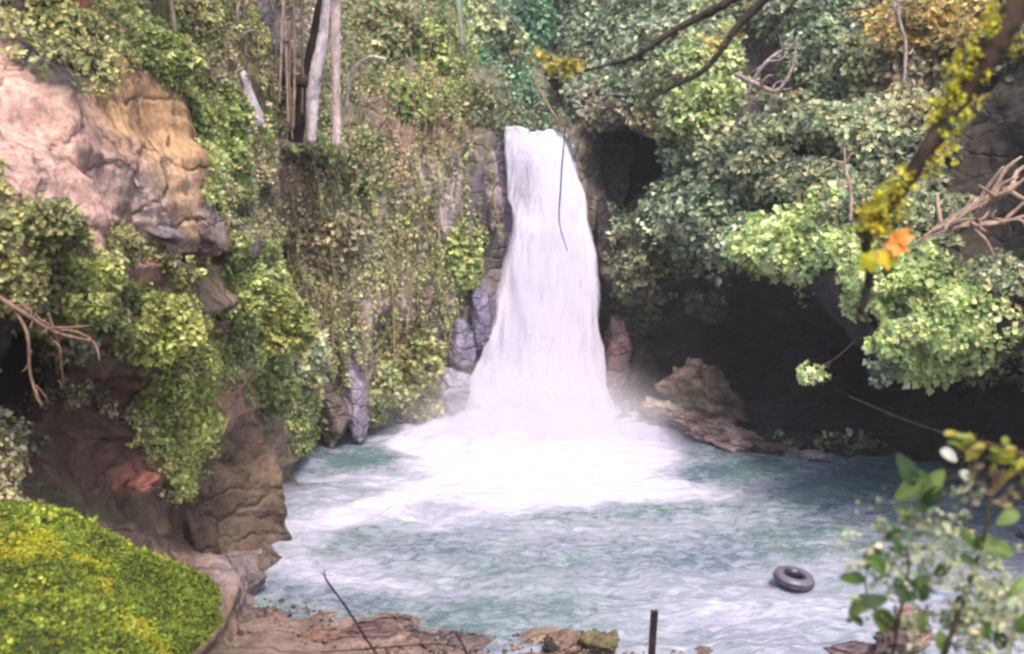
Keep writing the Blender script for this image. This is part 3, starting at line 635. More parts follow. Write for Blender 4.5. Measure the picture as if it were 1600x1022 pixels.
SHR = [
 # right-hand cliff
 (1240, 365, 105, 52, 'bright', 'pale green bush bulging at the cave lip, left of the dark branch tip', None),
 (1385, 455, 80, 55, 'bright', 'light green bush directly below the orange leaf', None),
 (1500, 505, 95, 62, 'bright', 'bright green bush drooping lowest over the dark cave at far right', None),
 (1425, 540, 70, 40, 'bright', 'low light green bush on the cave lip between two brighter bushes', None),
 (1560, 440, 60, 50, 'sage', 'grey green bush at the right edge above the drooping bright bush', None),
 (1110, 325, 80, 62, 'bluegreen', 'blue green bush on the cliff right of the dark hollow beside the fall', None),
 (1075, 310, 40, 46, 'bluegreen', 'small dark bluish bush against the dark hollow right of the fall crest', None),
 (1085, 180, 62, 52, 'bright', 'yellowish green bush where the two thin twigs point, right of the crest', None),
 (1165, 248, 66, 38, 'sage', 'sage green bush below the pale dead loop of branches', None),
 (1300, 195, 66, 34, 'sage', 'grey green bush above the small dark gap on the right cliff', None),
 (1370, 210, 60, 55, 'sage', 'grey green bush just left of the mossy branch, halfway up', None),
 (1280, 60, 60, 80, 'bluegreen', 'tall blue grey bush at the top edge right of the dark hollow', None),
 (1350, 110, 55, 55, 'sage', 'greyish bush under the orange tinted crown at top right', None),
 (1440, 330, 70, 45, 'sage', 'loose grey bush behind the pale dead branch on the right', None),
 (1330, 330, 50, 40, 'sage', 'small bush between the dark gap and the bend of the mossy branch', None),
 (1180, 380, 50, 36, 'bluegreen', 'dark green bush hanging at the left end of the cave lip', None),
 (995, 420, 36, 70, 'dim', 'shaded bush hanging beside the waterfall at mid height', None),
 (1100, 478, 34, 30, 'dim', 'dim bush hanging in front of the dark cave near the fall', None),
 (960, 165, 48, 26, 'grey', 'grey leafless thicket capping the dark hollow beside the crest', None),
 (1018, 196, 44, 20, 'dry', 'small reddish brown bush just right of the dark hollow', None),
 (1140, 20, 60, 40, 'sage', 'pale leafy bush at the top edge behind the thin twigs', None),
 (1445, 30, 90, 48, 'orange', 'orange yellow autumn bush at the top right corner', None),
 (1040, 130, 44, 34, 'sage', 'grey green bush behind the two thin dark twigs', None),
 # left-hand cliff behind the pool
 (690, 90, 60, 60, 'fresh', 'light green bush high on the left cliff, above and left of the crest', None),
 (610, 60, 60, 55, 'mid', 'olive bush at the top edge right of the pale trunks', None),
 (740, 180, 40, 45, 'mid', 'dull green bush just left of the crest of the fall', None),
 (640, 160, 50, 36, 'fresh', 'green bush above the reddish bare patch on the left cliff', None),
 (770, 60, 50, 60, 'sage', 'grey green bush at the top, beside the teal trees', None),
 (560, 240, 44, 50, 'mid', 'bushy clump under the curved white branch', None),
 (640, 560, 52, 60, 'olive', 'deep green bush low on the left cliff near the foot of the fall', None),
 (600, 620, 48, 44, 'mid', 'low dark bush at the waterline on the left cliff', None),
 (660, 620, 36, 34, 'olive', 'small dark bush beside the pale block at the foot of the fall', None),
 (520, 380, 50, 60, 'dry', 'brown tangled bush midway up the cliff behind the left hillside', None),
 (730, 400, 26, 60, 'fresh', 'narrow green bush clinging beside the upper fall', None),
 (500, 232, 56, 24, 'mid', 'low bush at the feet of the two pale trunks', None),
 (838, 196, 52, 13, 'dim', 'low dark thicket along the crest of the fall', None),
 # left hillside
 (262, 78, 50, 26, 'fresh', 'green bush above the orange earth patch', 2),
 (362, 170, 34, 50, 'fresh', 'green bush at the upper right side of the orange earth patch', 2),
 (368, 262, 28, 50, 'fresh', 'green bush at the edge of the hillside above the purple blocks', 2),
 (60, 350, 85, 46, 'olive', 'olive green bush at the left edge just below the pink rock face', 2),
 (120, 440, 85, 48, 'lime', 'pale leaved bush above the dark hollow at left', 2),
 (180, 395, 52, 30, 'olive', 'small olive bush under the overhanging grey rock', 2),
 (250, 500, 75, 50, 'lime', 'yellow green bush at the middle of the left hillside', 2),
 (270, 590, 60, 52, 'lime', 'bright lime bush above the brown overhang of the left bank', 2),
 (300, 665, 48, 46, 'lime', 'small lime tuft hanging lowest over the brown earth', 2),
 (370, 440, 60, 44, 'fresh', 'fine grassy green bush below the purple rock blocks', 2),
 (430, 500, 58, 60, 'lime', 'feathery light green bush at the right edge of the hillside', 2),
 (480, 570, 38, 50, 'sage', 'pale grey green bush nearest the pool on the left hillside', 2),
 (420, 610, 44, 52, 'fresh', 'deep green bush just above the big brown boulder', 2),
 (60, 40, 70, 45, 'olive', 'olive bush at the top left corner', 2),
 (30, 460, 50, 40, 'olive', 'bush at the left edge over the dark hollow', 2),
]
for (px, py, rx, ry, pal, lab, w) in SHR:
    lf = .20 if w is None else .115
    shrub(px, py, rx, ry, pal, lab, which=w, leaf=lf, dense=1.3 if w is None else 2.4, name='bush', cat='bush', lobes=10)

# hollows above: pale trees far up the valley
def tree(px, py_base, py_mid, Y, rx, ry, pal, label, tr=.16, leaf=.26, lean=0, col=(112, 104, 92)):
    rng = np.random.default_rng(int(px * 3 + Y)); base = Wd(px, py_base, Y); top = Wd(px + lean, py_mid, Y); k = Y / FPX
    root = empty('tree', base, label, 'tree', None)
    ps = [tube([base - [0, 0, .4], base * .6 + top * .4 + [.15, 0, 0], top + [0, 0, ry * k * .5]], [tr, tr * .8, tr * .3], 8, 20, .1, 3, col)]
    for q in range(7):
        s_ = base * .35 + top * .65 + (top - base) * .12 * q / 2; e = top + nrm(rng.normal(size=3)) * np.array([rx, rx, ry]) * k * .75
        ps.append(tube([s_, (s_ + e) / 2 + [0, 0, .2], e], [tr * .4, tr * .25, .02], 5, 8, col=col))
    V, F, C = join(ps); make('trunk', V, F, M_bark, root, cols=C, smooth=True)
    L = nrm(rng.normal(size=(16, 3))) * rng.uniform(.2, .8, (16, 1)); v = nrm(rng.normal(size=(16, 34, 3)))
    S = ((L[:, None] + v * rng.uniform(.22, .4, (16, 1, 1))) * np.array([rx, rx * .8, ry]) * k + top).reshape(-1, 3)
    V, F, C = clumps(rng, S, v.reshape(-1, 3), .3, 9, leaf, pal, .3); make('crown', V, F, M_far, root, cols=C)
for a in [(740, 190, 30, 47, 60, 70, 'sage', 'grey green tree left of the teal trees at the top'),
          (850, 185, 40, 52, 62, 75, 'teal', 'teal green tree at the top, straight above the fall'),
          (935, 180, 45, 54, 62, 75, 'teal', 'teal green tree at the top, right of the one above the fall'),
          (1010, 190, 20, 50, 55, 60, 'bluegreen', 'dull bluish tree at the top, behind the upper thin twig'),
          (890, 200, 120, 46, 40, 34, 'dim', 'small dim tree just above the crest of the fall')]:
    tree(*a)

# bare trunks and dead limbs
def limb(name, pts, rads, col, label, cat, group=None, seg=7, wob=.1, seed=0, twigs=0, tl=.6, mat=None, yy=None):
    P = [Wd(a, b_, c) for a, b_, c in pts]
    ps = [tube(P, rads, seg, len(P) * 8, wob, seed, col)]; rng = np.random.default_rng(seed + 5)
    for q in range(twigs):
        t = rng.uniform(.2, .98); i = int(t * (len(P) - 1)); f = t * (len(P) - 1) - i; b0 = P[i] * (1 - f) + P[min(i + 1, len(P) - 1)] * f
        dr = nrm(nrm(P[-1] - P[0]) + rng.normal(size=3) * .8); e = b0 + dr * tl * rng.uniform(.4, 1.2)
        ps.append(tube([b0, (b0 + e) / 2 + rng.normal(size=3) * tl * .12, e], [rads[-1] * 1.2, rads[-1], rads[-1] * .4], 5, 8, col=col))
    V, F, C = join(ps); C = C * (1 + .25 * vnoise(V * 3, seed))[:, None]
    if name in ('trunk_tree',):
        root = empty('tree', P[0], label, 'tree', group); make('trunk', V, F, mat or M_bark, root, cols=C, smooth=True)
        n = 60; c = P[-1]; S = c + nrm(rng.normal(size=(n, 3))) * np.array([1.3, 1.3, .9]) * rng.uniform(.4, 1, (n, 1)) + [0, 0, .5]
        V, F, C = clumps(rng, S, nrm(S - c), .3, 8, .17, 'olive'); make('crown', V, F, M_leaf, root, cols=C); return root
    o = make(name, V - P[0], F, mat or M_bark, cols=C, smooth=True); o.location = tuple(P[0]); return tag(o, label, cat, group)
PALE, DARK = (176, 160, 158), (58, 46, 44)
limb('trunk_tree', [(462, 222, 29.5), (478, 130, 29.2), (498, 40, 28.8), (520, -80, 28.4)], [.22, .2, .17, .15], DARK, 'dark leaning tree trunk at the top left, left of the two pale trunks', 'tree', seed=1)
limb('trunk_tree', [(489, 222, 29.4), (494, 130, 29), (506, 50, 28.6), (520, -90, 28.2)], [.13, .2, .16, .14], (226, 214, 222), 'pale lilac tree trunk, the left and shorter of the pale pair', 'tree', seed=2)
limb('trunk_tree', [(521, 226, 29.2), (521, 130, 29), (524, 50, 28.6), (528, -90, 28.2)], [.14, .13, .14, .13], (222, 198, 198), 'straight pinkish tree trunk, the right one of the pale pair', 'tree', seed=3)
limb('trunk_tree', [(150, 110, 17.2), (138, 60, 17), (128, 10, 16.8), (124, -70, 16.6)], [.10, .12, .13, .11], (150, 96, 84), 'reddish brown tree trunk standing above the pink rock face', 'tree', seed=4)
limb('trunk_tree', [(404, 196, 25), (376, 130, 24.6), (344, 70, 24.2), (326, -60, 24)], [.2, .24, .18, .14], (200, 188, 196), 'broad grey lilac trunk leaning left at the top of the green strip', 'tree', seed=5)
limb('trunk_tree', [(276, 120, 19), (274, 60, 19), (268, 0, 19), (264, -70, 19)], [.05, .05, .05, .05], (150, 136, 120), 'slender straight trunk above the orange earth patch', 'tree', seed=6)
limb('trunk_tree', [(384, 110, 27), (380, 50, 27), (372, -10, 27), (366, -80, 27)], [.08, .08, .08, .07], (146, 128, 128), 'thin brownish trunk beside the broad grey lilac trunk', 'tree', seed=7)
limb('trunk_tree', [(722, 70, 39), (720, 30, 39), (718, -10, 39), (716, -80, 39)], [.1, .1, .1, .1], (158, 160, 150), 'slim pale trunk at the top, left of the teal trees', 'tree', seed=8)
vs_ = random.Random(8)
for i in range(18):
    px = vs_.uniform(175, 470); Yq = np.interp(px, [150, 300, 400, 480], [18.4, 22, 26, 28.6]); lo = np.interp(px, [150, 300, 400, 480], [60, 120, 170, 200]) + vs_.uniform(-30, 40); dx_ = vs_.uniform(-14, 14)
    limb('thin_stem', [(px, lo, Yq), (px + dx_ * .4, lo * .5, Yq - .1), (px + dx_, -70, Yq - .2)], [.04, .035, .03], [(170, 152, 140), (146, 126, 116), (120, 100, 92)][i % 3], 'thin bare upright stem among the growth at the top left', 'stem', 'thin bare stems at the top left', seed=200 + i, wob=.12, twigs=2, tl=.5)
limb('curved_branch', [(541, 172, 32), (546, 130, 31.6), (560, 104, 31.4), (580, 90, 31.2), (602, 92, 31)], [.07, .06, .05, .04], (206, 200, 196), 'whitish bare branch curving to the right beside the pale trunks', 'branch', seed=9)
limb('fallen_trunk', [(408, 100, 28.5), (440, 118, 28.4), (480, 128, 28.3)], [.18, .2, .16], (52, 44, 46), 'dark log lying across behind the pale trunks', 'log', seed=10)
limb('root', [(150, 100, 16.4), (142, 150, 15.8), (170, 200, 15.6), (196, 262, 15.6), (215, 300, 15.6)], [.05, .07, .06, .04, .02], (176, 146, 130), 'long pale root running down between the pink rock and the orange patch', 'root', seed=11)
limb('root', [(262, 215, 17.5), (255, 262, 17.2), (262, 300, 17)], [.03, .03, .015], (120, 92, 80), 'short brown root dangling under the orange patch', 'root', seed=12)
limb('dead_branch', [(1165, 150, 31.5), (1185, 110, 31.2), (1215, 82, 31), (1240, 74, 30.8)], [.06, .06, .05, .03], (176, 160, 158), 'pale dead branch arching over the dark hollow at upper right', 'branch', seed=13, twigs=5)
limb('dead_branch', [(1150, 115, 30.8), (1180, 130, 30.6), (1215, 142, 30.5), (1240, 105, 30.5), (1246, 60, 30.6)], [.06, .07, .06, .05, .03], (158, 140, 138), 'twisted pinkish dead branch looping under the dark hollow at upper right', 'branch', seed=14, twigs=6)
limb('dead_branch', [(1330, 345, 25), (1330, 300, 25), (1322, 262, 25), (1320, 230, 25)], [.05, .05, .04, .02], (188, 164, 148), 'upright pale dead stem left of the mossy branch bend', 'branch', seed=15, twigs=5, tl=.5)
limb('dead_branch', [(1425, 385, 22.4), (1475, 350, 22.2), (1530, 318, 22), (1590, 290, 21.8)], [.03, .05, .06, .05], (178, 152, 138), 'long pale dead branch reaching to the right edge', 'branch', seed=16, twigs=14, tl=.9)
limb('dead_branch', [(1440, 375, 22), (1490, 355, 21.8), (1560, 348, 21.6), (1620, 330, 21.6)], [.025, .03, .04, .04], (164, 140, 128), 'lower tangled pale branch beside the long dead one at right', 'branch', seed=17, twigs=12, tl=.8)
limb('dead_branch', [(1410, 130, 27), (1412, 70, 27), (1400, 20, 27), (1404, -40, 27)], [.04, .05, .04, .03], (170, 156, 150), 'thin grey dead stem under the orange autumn bush', 'branch', seed=18, twigs=8, tl=.8)
limb('hanging_twig', [(1338, 535, 24), (1310, 560, 24), (1275, 578, 24), (1250, 590, 24)], [.025, .02, .016, .01], (110, 84, 84), 'thin twig hanging in front of the cave with a small leaf cluster', 'twig', seed=19, twigs=4, tl=.3)
shrub(1262, 585, 26, 20, 'bright', 'tiny leaf cluster at the tip of a twig in front of the cave', Y=24, leaf=.1, dense=.35, lobes=5, name='leaf_cluster', cat='leaves')
shrub(1384, 575, 26, 24, 'bluegreen', 'small bluish leaf cluster dangling below the bright bushes over the cave', Y=22.8, leaf=.12, dense=.5, lobes=5, name='leaf_cluster', cat='leaves')
limb('stick', [(1325, 620, 27), (1400, 655, 26.6), (1485, 684, 26)], [.02, .035, .03], (120, 106, 100), 'pale straight stick slanting across the dark cave', 'stick', seed=20)
limb('dead_branch', [(-20, 450, 11.4), (40, 485, 11.3), (90, 515, 11.5), (150, 530, 11.8)], [.03, .028, .022, .01], (150, 120, 108), 'brown dead branch along the top of the dark hollow at left', 'branch', seed=21, twigs=8, tl=.35)
limb('hanging_root', [(20, 480, 11.4), (48, 530, 11.3), (52, 590, 11.3), (66, 640, 11.3)], [.02, .02, .016, .008], (136, 112, 92), 'thin root hanging in front of the dark hollow, left one', 'root', seed=22, twigs=5, tl=.25)
limb('hanging_root', [(70, 500, 11.5), (86, 550, 11.6), (94, 610, 11.7)], [.018, .016, .008], (128, 100, 84), 'thin root hanging in front of the dark hollow, right one', 'root', seed=23, twigs=4, tl=.25)

# hanging vines on the cliff: one of each kind is built, the rest are copies
vr = random.Random(5)
def vine_mesh(seed, col, L):
    rng = np.random.default_rng(seed); k = 7; z = np.linspace(0, -L, k)
    P = np.stack([np.cumsum(rng.normal(size=k)) * .14, np.cumsum(rng.normal(size=k)) * .03, z], 1)
    V, F, C = tube(P, [.02, .026, .022, .008], 5, 26, .1, seed, col); m = 46; t = rng.integers(0, 26, m)
    S = catmull(P, 26)[t]; V2, F2, C2 = clumps(rng, S, np.tile([0, -1., 0], (m, 1)), .07, 3, .11, 'mid', .8)
    return (V, F, C), (V2, F2, C2)
vines = []
for i, (col, L) in enumerate([((148, 128, 96), 3.2), ((128, 108, 92), 2.2), ((156, 134, 112), 4.2), ((112, 104, 78), 2.8)]):
    a, b_ = vine_mesh(40 + i, col, L)
    root = empty('hanging_vine', (0, 0, 0), 'thin vine hanging straight down the leafy cliff left of the waterfall', 'vine', 'hanging vines on the left cliff')
    make('stem', *a[:2], M_bark, root, cols=a[2], smooth=True); make('foliage', *b_[:2], M_leaf, root, cols=b_[2]); vines.append([root, False])
for i in range(84):
    px = vr.uniform(420, 755); py = vr.uniform(40, 520)
    if px < 540 and py < 220: py += 200
    p, nn = surf(px, py, 0); root, used = vines[i % 4]
    if used:
        o = root.copy(); COL.objects.link(o)
        for ch in root.children:
            c = ch.copy(); COL.objects.link(c); c.parent = o
    else: o = root; vines[i % 4][1] = True
    p2, _ = surf(px, min(py + 110, 640), 0)
    o.location = (p[0], min(p[1], p2[1]) - .35, p[2]); o.rotation_euler = (0, 0, vr.uniform(-3, 3)); sc_ = vr.uniform(.7, 1.25); o.scale = (sc_, sc_, sc_)
for i in range(90):
    px = vr.uniform(400, 750); py = vr.uniform(60, 540)
    if px < 540 and py < 220: py += 180
    p, nn = surf(px, py, 0); L_ = vr.uniform(.8, 2.8); q_, _ = surf(px, min(py + 34 * L_, 650), 0); y_ = min(p[1], q_[1]) - vr.uniform(.08, .3); P_ = [np.array([p[0], y_, p[2]])]
    for k in range(5): P_.append(P_[-1] + np.array([vr.gauss(0, .10), vr.gauss(0, .03), -L_ / 5]))
    V, F, C = tube(P_, [.022, .02, .016, .012, .006], 5, 22, .06, i, [(150, 128, 108), (120, 100, 86), (168, 148, 124), (96, 82, 74)][i % 4])
    o = make('hanging_root', V - P_[0], F, M_bark, cols=C, smooth=True); o.location = tuple(P_[0]); tag(o, 'dry brown root hanging bare down the cliff left of the waterfall', 'root', 'dry hanging roots on the left cliff')
limb('dangling_vine', [(884, 150, 34.2), (882, 210, 34), (876, 290, 33.8), (874, 345, 33.7), (886, 392, 33.6)], [.03, .03, .028, .024, .012], (92, 84, 96), 'single dark vine dangling in front of the upper waterfall', 'vine', seed=30, wob=.02)
limb('dead_branch', [(838, 130, 40), (856, 165, 39), (874, 196, 38)], [.04, .05, .04], (140, 120, 104), 'brown stick leaning down to the crest of the fall', 'branch', seed=31, twigs=3)

# ================================================================== ROCKS
def rk(px, py, Y, rx, ry, dep, seed, col, label, **kw):
    k = Y / FPX; return boulder('rock', Wd(px, py, Y), (rx * k, dep, ry * k), seed, col, label, **kw)
rk(366, 775, 23.4, 82, 136, 1.7, 3, (124, 104, 90), 'tall brown boulder at the left edge of the pool', blend=(108, 92, 82), amp=.06, sub=5, tilt=-6, mat=M_smooth, cuts=5)
rk(414, 890, 21.4, 30, 30, .7, 5, (132, 114, 104), 'low dark wet boulder at the waterline below the tall brown one', amp=.05)
rk(372, 915, 19.6, 40, 22, .7, 6, (160, 144, 150), 'pale streaked rock below the brown overhang', amp=.05)
rk(296, 352, 17.9, 44, 40, .5, 7, (178, 152, 152), 'pinkish grey slab ending the foot of the pink rock face', amp=.05, tilt=25)
rk(232, 352, 16.4, 62, 18, .4, 8, (140, 130, 134), 'bluish grey cracked slab under the pink rock face', amp=.07, tilt=32)
rk(362, 382, 21.2, 30, 30, .6, 9, (160, 138, 146), 'square purple grey block right of the dark notch', amp=.04)
rk(222, 752, 16.6, 30, 18, .35, 11, (170, 112, 98), 'small reddish rock in the brown earth bank', amp=.08, mat=M_rock)
rk(560, 618, 32.0, 22, 54, .7, 12, (184, 172, 196), 'tall lilac rock face at the waterline of the left cliff', amp=.05)
rk(520, 640, 31.4, 24, 52, .7, 13, (132, 116, 112), 'brown upright rock left of the lilac one at the waterline', amp=.06)
rk(712, 610, 34.4, 25, 34, .6, 14, (186, 182, 204), 'pale lilac block low beside the foot of the fall', amp=.05)
rk(722, 530, 35.0, 22, 34, .6, 15, (160, 154, 180), 'grey lilac block beside the fall at mid height', amp=.06)
rk(752, 500, 35.6, 18, 60, .5, 16, (150, 144, 178), 'wet bluish rib of rock along the left edge of the fall', amp=.06)
rk(772, 320, 36.6, 16, 60, .5, 17, (178, 160, 172), 'pinkish wet rock rib beside the upper left of the fall', amp=.08)
rk(692, 335, 36.0, 18, 50, .4, 18, (170, 158, 166), 'pale upright slab among the creepers on the left cliff', amp=.06)
rk(650, 475, 34.6, 34, 28, .4, 19, (166, 142, 128), 'bare tan boulder bulging from the left cliff', amp=.06)
rk(958, 590, 36.4, 24, 78, .7, 20, (176, 142, 146), 'tall pinkish rock at the right foot of the fall', amp=.05)
rk(938, 380, 37.2, 14, 60, .5, 21, (70, 62, 70), 'dark wet rib of rock along the upper right edge of the fall', amp=.07)
RB = [(1072, 598, 34.8, 40, 36, 'tan rough rock at the mouth of the cave, upper one of the pile', (172, 152, 134)),
      (1120, 632, 34.0, 56, 38, 'olive brown rock sloping down beside the tan upper one', (146, 130, 112)),
      (1052, 645, 33.8, 42, 22, 'whitish rough rock at the left of the rubble by the fall', (198, 182, 172)),
      (1100, 664, 33.0, 62, 24, 'pinkish rock in the middle of the rubble', (186, 160, 154)),
      (1150, 686, 31.9, 62, 18, 'long low pinkish rock at the waterline of the rubble', (188, 164, 160)),
      (1020, 665, 33.8, 30, 10, 'small rock nearest the foam at the right of the fall', (156, 138, 138)),
      (1205, 699, 31.0, 36, 9, 'small dark rock between the rubble and the pale pair', (112, 96, 94)),
      (1240, 708, 30.4, 22, 9, 'left one of two small pale rocks at the cave waterline', (160, 142, 148)),
      (1272, 711, 30.0, 24, 10, 'right one of two small pale rocks at the cave waterline', (172, 156, 166)),
      (985, 657, 34.6, 26, 10, 'little tan rock tucked against the tall pinkish rock', (150, 126, 124)),
      (1000, 590, 36.2, 30, 50, 'dark mossy rock behind the rubble beside the fall', (84, 82, 72))]
for i, (px, py, Y, rx, ry, lab, col) in enumerate(RB):
    rk(px, py, Y, rx, ry, rx * Y / FPX * .8, 60 + i, col, lab, amp=.11, mat=M_rock, sub=5 if i < 5 else 4, blend=(80, 70, 64), tilt=24 if i < 2 else 10)
rk(1595, 850, 23.0, 20, 16, .4, 80, (86, 80, 96), 'dark rock breaking the water at the right edge', amp=.05)
for i, (px, py, Y, rx, ry, col, lab) in enumerate([
      (888, 1004, 17.2, 34, 20, (156, 128, 118), 'pinkish brown stone on the near shore'),
      (945, 1004, 17.0, 28, 24, (132, 122, 88), 'olive tan stone on the near shore left of the post'),
      (860, 1014, 16.9, 14, 14, (70, 58, 60), 'small dark stone on the near shore'),
      (1428, 985, 16.2, 34, 40, (184, 152, 146), 'pinkish pointed rock behind the sapling leaves'),
      (1395, 1008, 16.0, 34, 22, (120, 98, 100), 'dark wet rock left of the pinkish pointed rock'),
      (600, 990, 17.6, 60, 8, (140, 112, 112), 'flat reddish rock half in the water at the near shore'),
      (500, 1000, 17.4, 60, 9, (156, 120, 108), 'flat orange brown rock on the near shore below the twig'),
      (700, 1008, 17.2, 50, 7, (140, 118, 120), 'flat pink grey rock on the near shore left of the stones'),
      (1340, 1018, 16.4, 40, 12, (150, 130, 136), 'low grey rock in the shallows beside the near shore')]):
    rk(px, py, Y, rx, ry, rx * Y / FPX * .8, 90 + i, col, lab, amp=.12)

# ================================================================== INNER TUBE
def inner_tube():
    c = Wd(1240, 918, Yw(918)); c[2] = .19; root = empty('inner_tube', (c[0], c[1], 0.0), 'black rubber inner tube floating on the pool', 'inner tube')
    Rr, r_ = .30, .135; nu, nv = 96, 32; a = np.linspace(0, 2 * np.pi, nu, endpoint=False)[:, None]; b_ = np.linspace(0, 2 * np.pi, nv, endpoint=False)[None]
    lump = 1 + .02 * np.sin(a * 3 + 1) + .012 * np.sin(a * 11); sq = r_ * lump
    x = (Rr + sq * np.cos(b_)) * np.cos(a); y = (Rr + sq * np.cos(b_)) * np.sin(a); z = sq * np.sin(b_) * 1.02
    V = np.stack([x, y, z], -1).reshape(-1, 3); rot = np.array(Matrix.Rotation(R(7), 3, 'Y')) @ np.array(Matrix.Rotation(R(6), 3, 'X')); V = V @ rot.T + c
    i = np.arange(nu)[:, None]; j = np.arange(nv)[None]; i2, j2 = (i + 1) % nu, (j + 1) % nv
    F = np.stack([i * nv + j, i2 * nv + j, i2 * nv + j2, i * nv + j2], -1).reshape(-1, 4)
    top_sheen = np.clip((np.sin(b_) * .9 + np.cos(b_) * .25 + 0 * a - .45 + .18 * vnoise(V.reshape(nu, nv, 3) * 6, 2)) / .35, 0, 1).reshape(-1, 1)  # pale sky sheen painted into the colour of the upper side
    make('tube', V, F, M_tube, root, cols=lin((30, 30, 44)) * (1 - top_sheen) + lin((98, 92, 108)) * top_sheen, smooth=True)
    for k, rr_ in enumerate((.99,)):   # moulded seam round the outside
        P = np.stack([np.cos(np.linspace(0, 2 * np.pi, 60)) * (Rr + r_ * rr_), np.sin(np.linspace(0, 2 * np.pi, 60)) * (Rr + r_ * rr_), np.zeros(60)], 1) @ rot.T + c
        V, F, _ = tube(P, [.007, .007], 6, 120); make('seam', V, F, M_rub, root, smooth=True)
    b0 = np.array([Rr * .0 + .12, .13, .02]) @ rot.T + c
    V, F, _ = tube([b0 + [0.05, .07, 0], b0 + [.02, .03, .02], b0 + [0, 0, .05]], [.009, .007, .006], 7); make('valve', V, F, M_brass, root, smooth=True)
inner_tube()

# ================================================================== NEAR THINGS
# post: weathered square timber with a splintered top
def post():
    p = Wd(1013, 1000, 12.0); w = .058; z0, z1 = p[2] - 1.6, Wd(1015, 956, 12.0)[2]; rng = np.random.default_rng(2)
    root = empty('post', (p[0], p[1], z0), 'thin dark wooden post standing at the bottom edge', 'post')
    n = 40; zs = np.linspace(z0, z1, n); V = []; seg = 12
    for k, z in enumerate(zs):
        for q in range(seg):
            a = 2 * np.pi * q / seg; s = w / max(abs(math.cos(a)), abs(math.sin(a))) ** .8
            V.append([p[0] + (z - z0) * .035 + s * math.cos(a) * .8, p[1] + s * math.sin(a) * .8, z + (rng.uniform(-.01, .03) if k == n - 1 else 0)])
    V = np.array(V); V[:, :2] += (vnoise(V * np.array([30, 30, 4]), 3) * .005)[:, None]
    i = np.arange(n - 1)[:, None] * seg; j = np.arange(seg)[None]; j2 = (j + 1) % seg
    F = np.stack([i + j, i + j2, i + seg + j2, i + seg + j], -1).reshape(-1, 4); F = np.concatenate([F[:, [0, 1, 2]], F[:, [0, 2, 3]]])
    V = np.concatenate([V, [[p[0] + (z1 - z0) * .035, p[1], z1 - .01]]]); F = np.concatenate([F, np.stack([np.full(seg, len(V) - 1), (n - 1) * seg + np.arange(seg), (n - 1) * seg + (np.arange(seg) + 1) % seg], 1)])
    make('shaft', V, F, M_bark, root, cols=np.broadcast_to(lin((52, 42, 44)), V.shape))
post()
TW = (50, 38, 42)
limb('bare_twig', [(600, 1040, 9), (572, 1000, 9), (540, 950, 9), (508, 905, 9), (506, 890, 9)], [.014, .013, .012, .010, .004], TW, 'long bare twig slanting up at the bottom left of the pool', 'twig', seed=50, wob=.02, twigs=3, tl=.08)
limb('bare_twig', [(735, 1040, 9), (726, 1010, 9), (712, 988, 9)], [.014, .012, .008], TW, 'short dark twig poking up at the bottom edge', 'twig', seed=51, wob=.02, twigs=2, tl=.12)
limb('bare_twig', [(500, 1018, 9.2), (570, 1014, 9.2), (640, 1008, 9.2), (700, 1006, 9.2), (740, 1020, 9.2)], [.006, .008, .008, .007, .005], TW, 'thin twig lying level along the bottom edge', 'twig', seed=52, wob=.03, twigs=14, tl=.16)

# mossy mound at lower left
Cm = ctrl([
 [(-420, 730, 13.4), (-150, 762, 13.2), (0, 792, 13), (100, 822, 12.8), (200, 872, 12.4), (270, 898, 12), (325, 938, 11.4), (340, 968, 10.8)],
 [(-420, 740, 12.2), (-150, 772, 12), (0, 796, 11.6), (90, 828, 11.2), (180, 878, 10.9), (255, 908, 10.8), (312, 948, 10.6), (340, 978, 10.4)],
 [(-420, 840, 10.6), (-150, 850, 10.2), (0, 870, 9.9), (80, 892, 9.7), (160, 926, 9.6), (225, 958, 9.7), (275, 988, 9.8), (316, 1012, 10)],
 [(-420, 970, 8.6), (-150, 975, 8.3), (0, 985, 8.2), (80, 998, 8.2), (150, 1014, 8.3), (205, 1034, 8.6), (245, 1052, 9), (285, 1070, 9.6)],
 [(-420, 1220, 6.8), (-150, 1220, 6.7), (0, 1220, 6.7), (80, 1220, 6.8), (150, 1220, 7), (200, 1220, 7.4), (240, 1220, 8), (270, 1220, 9)],
])
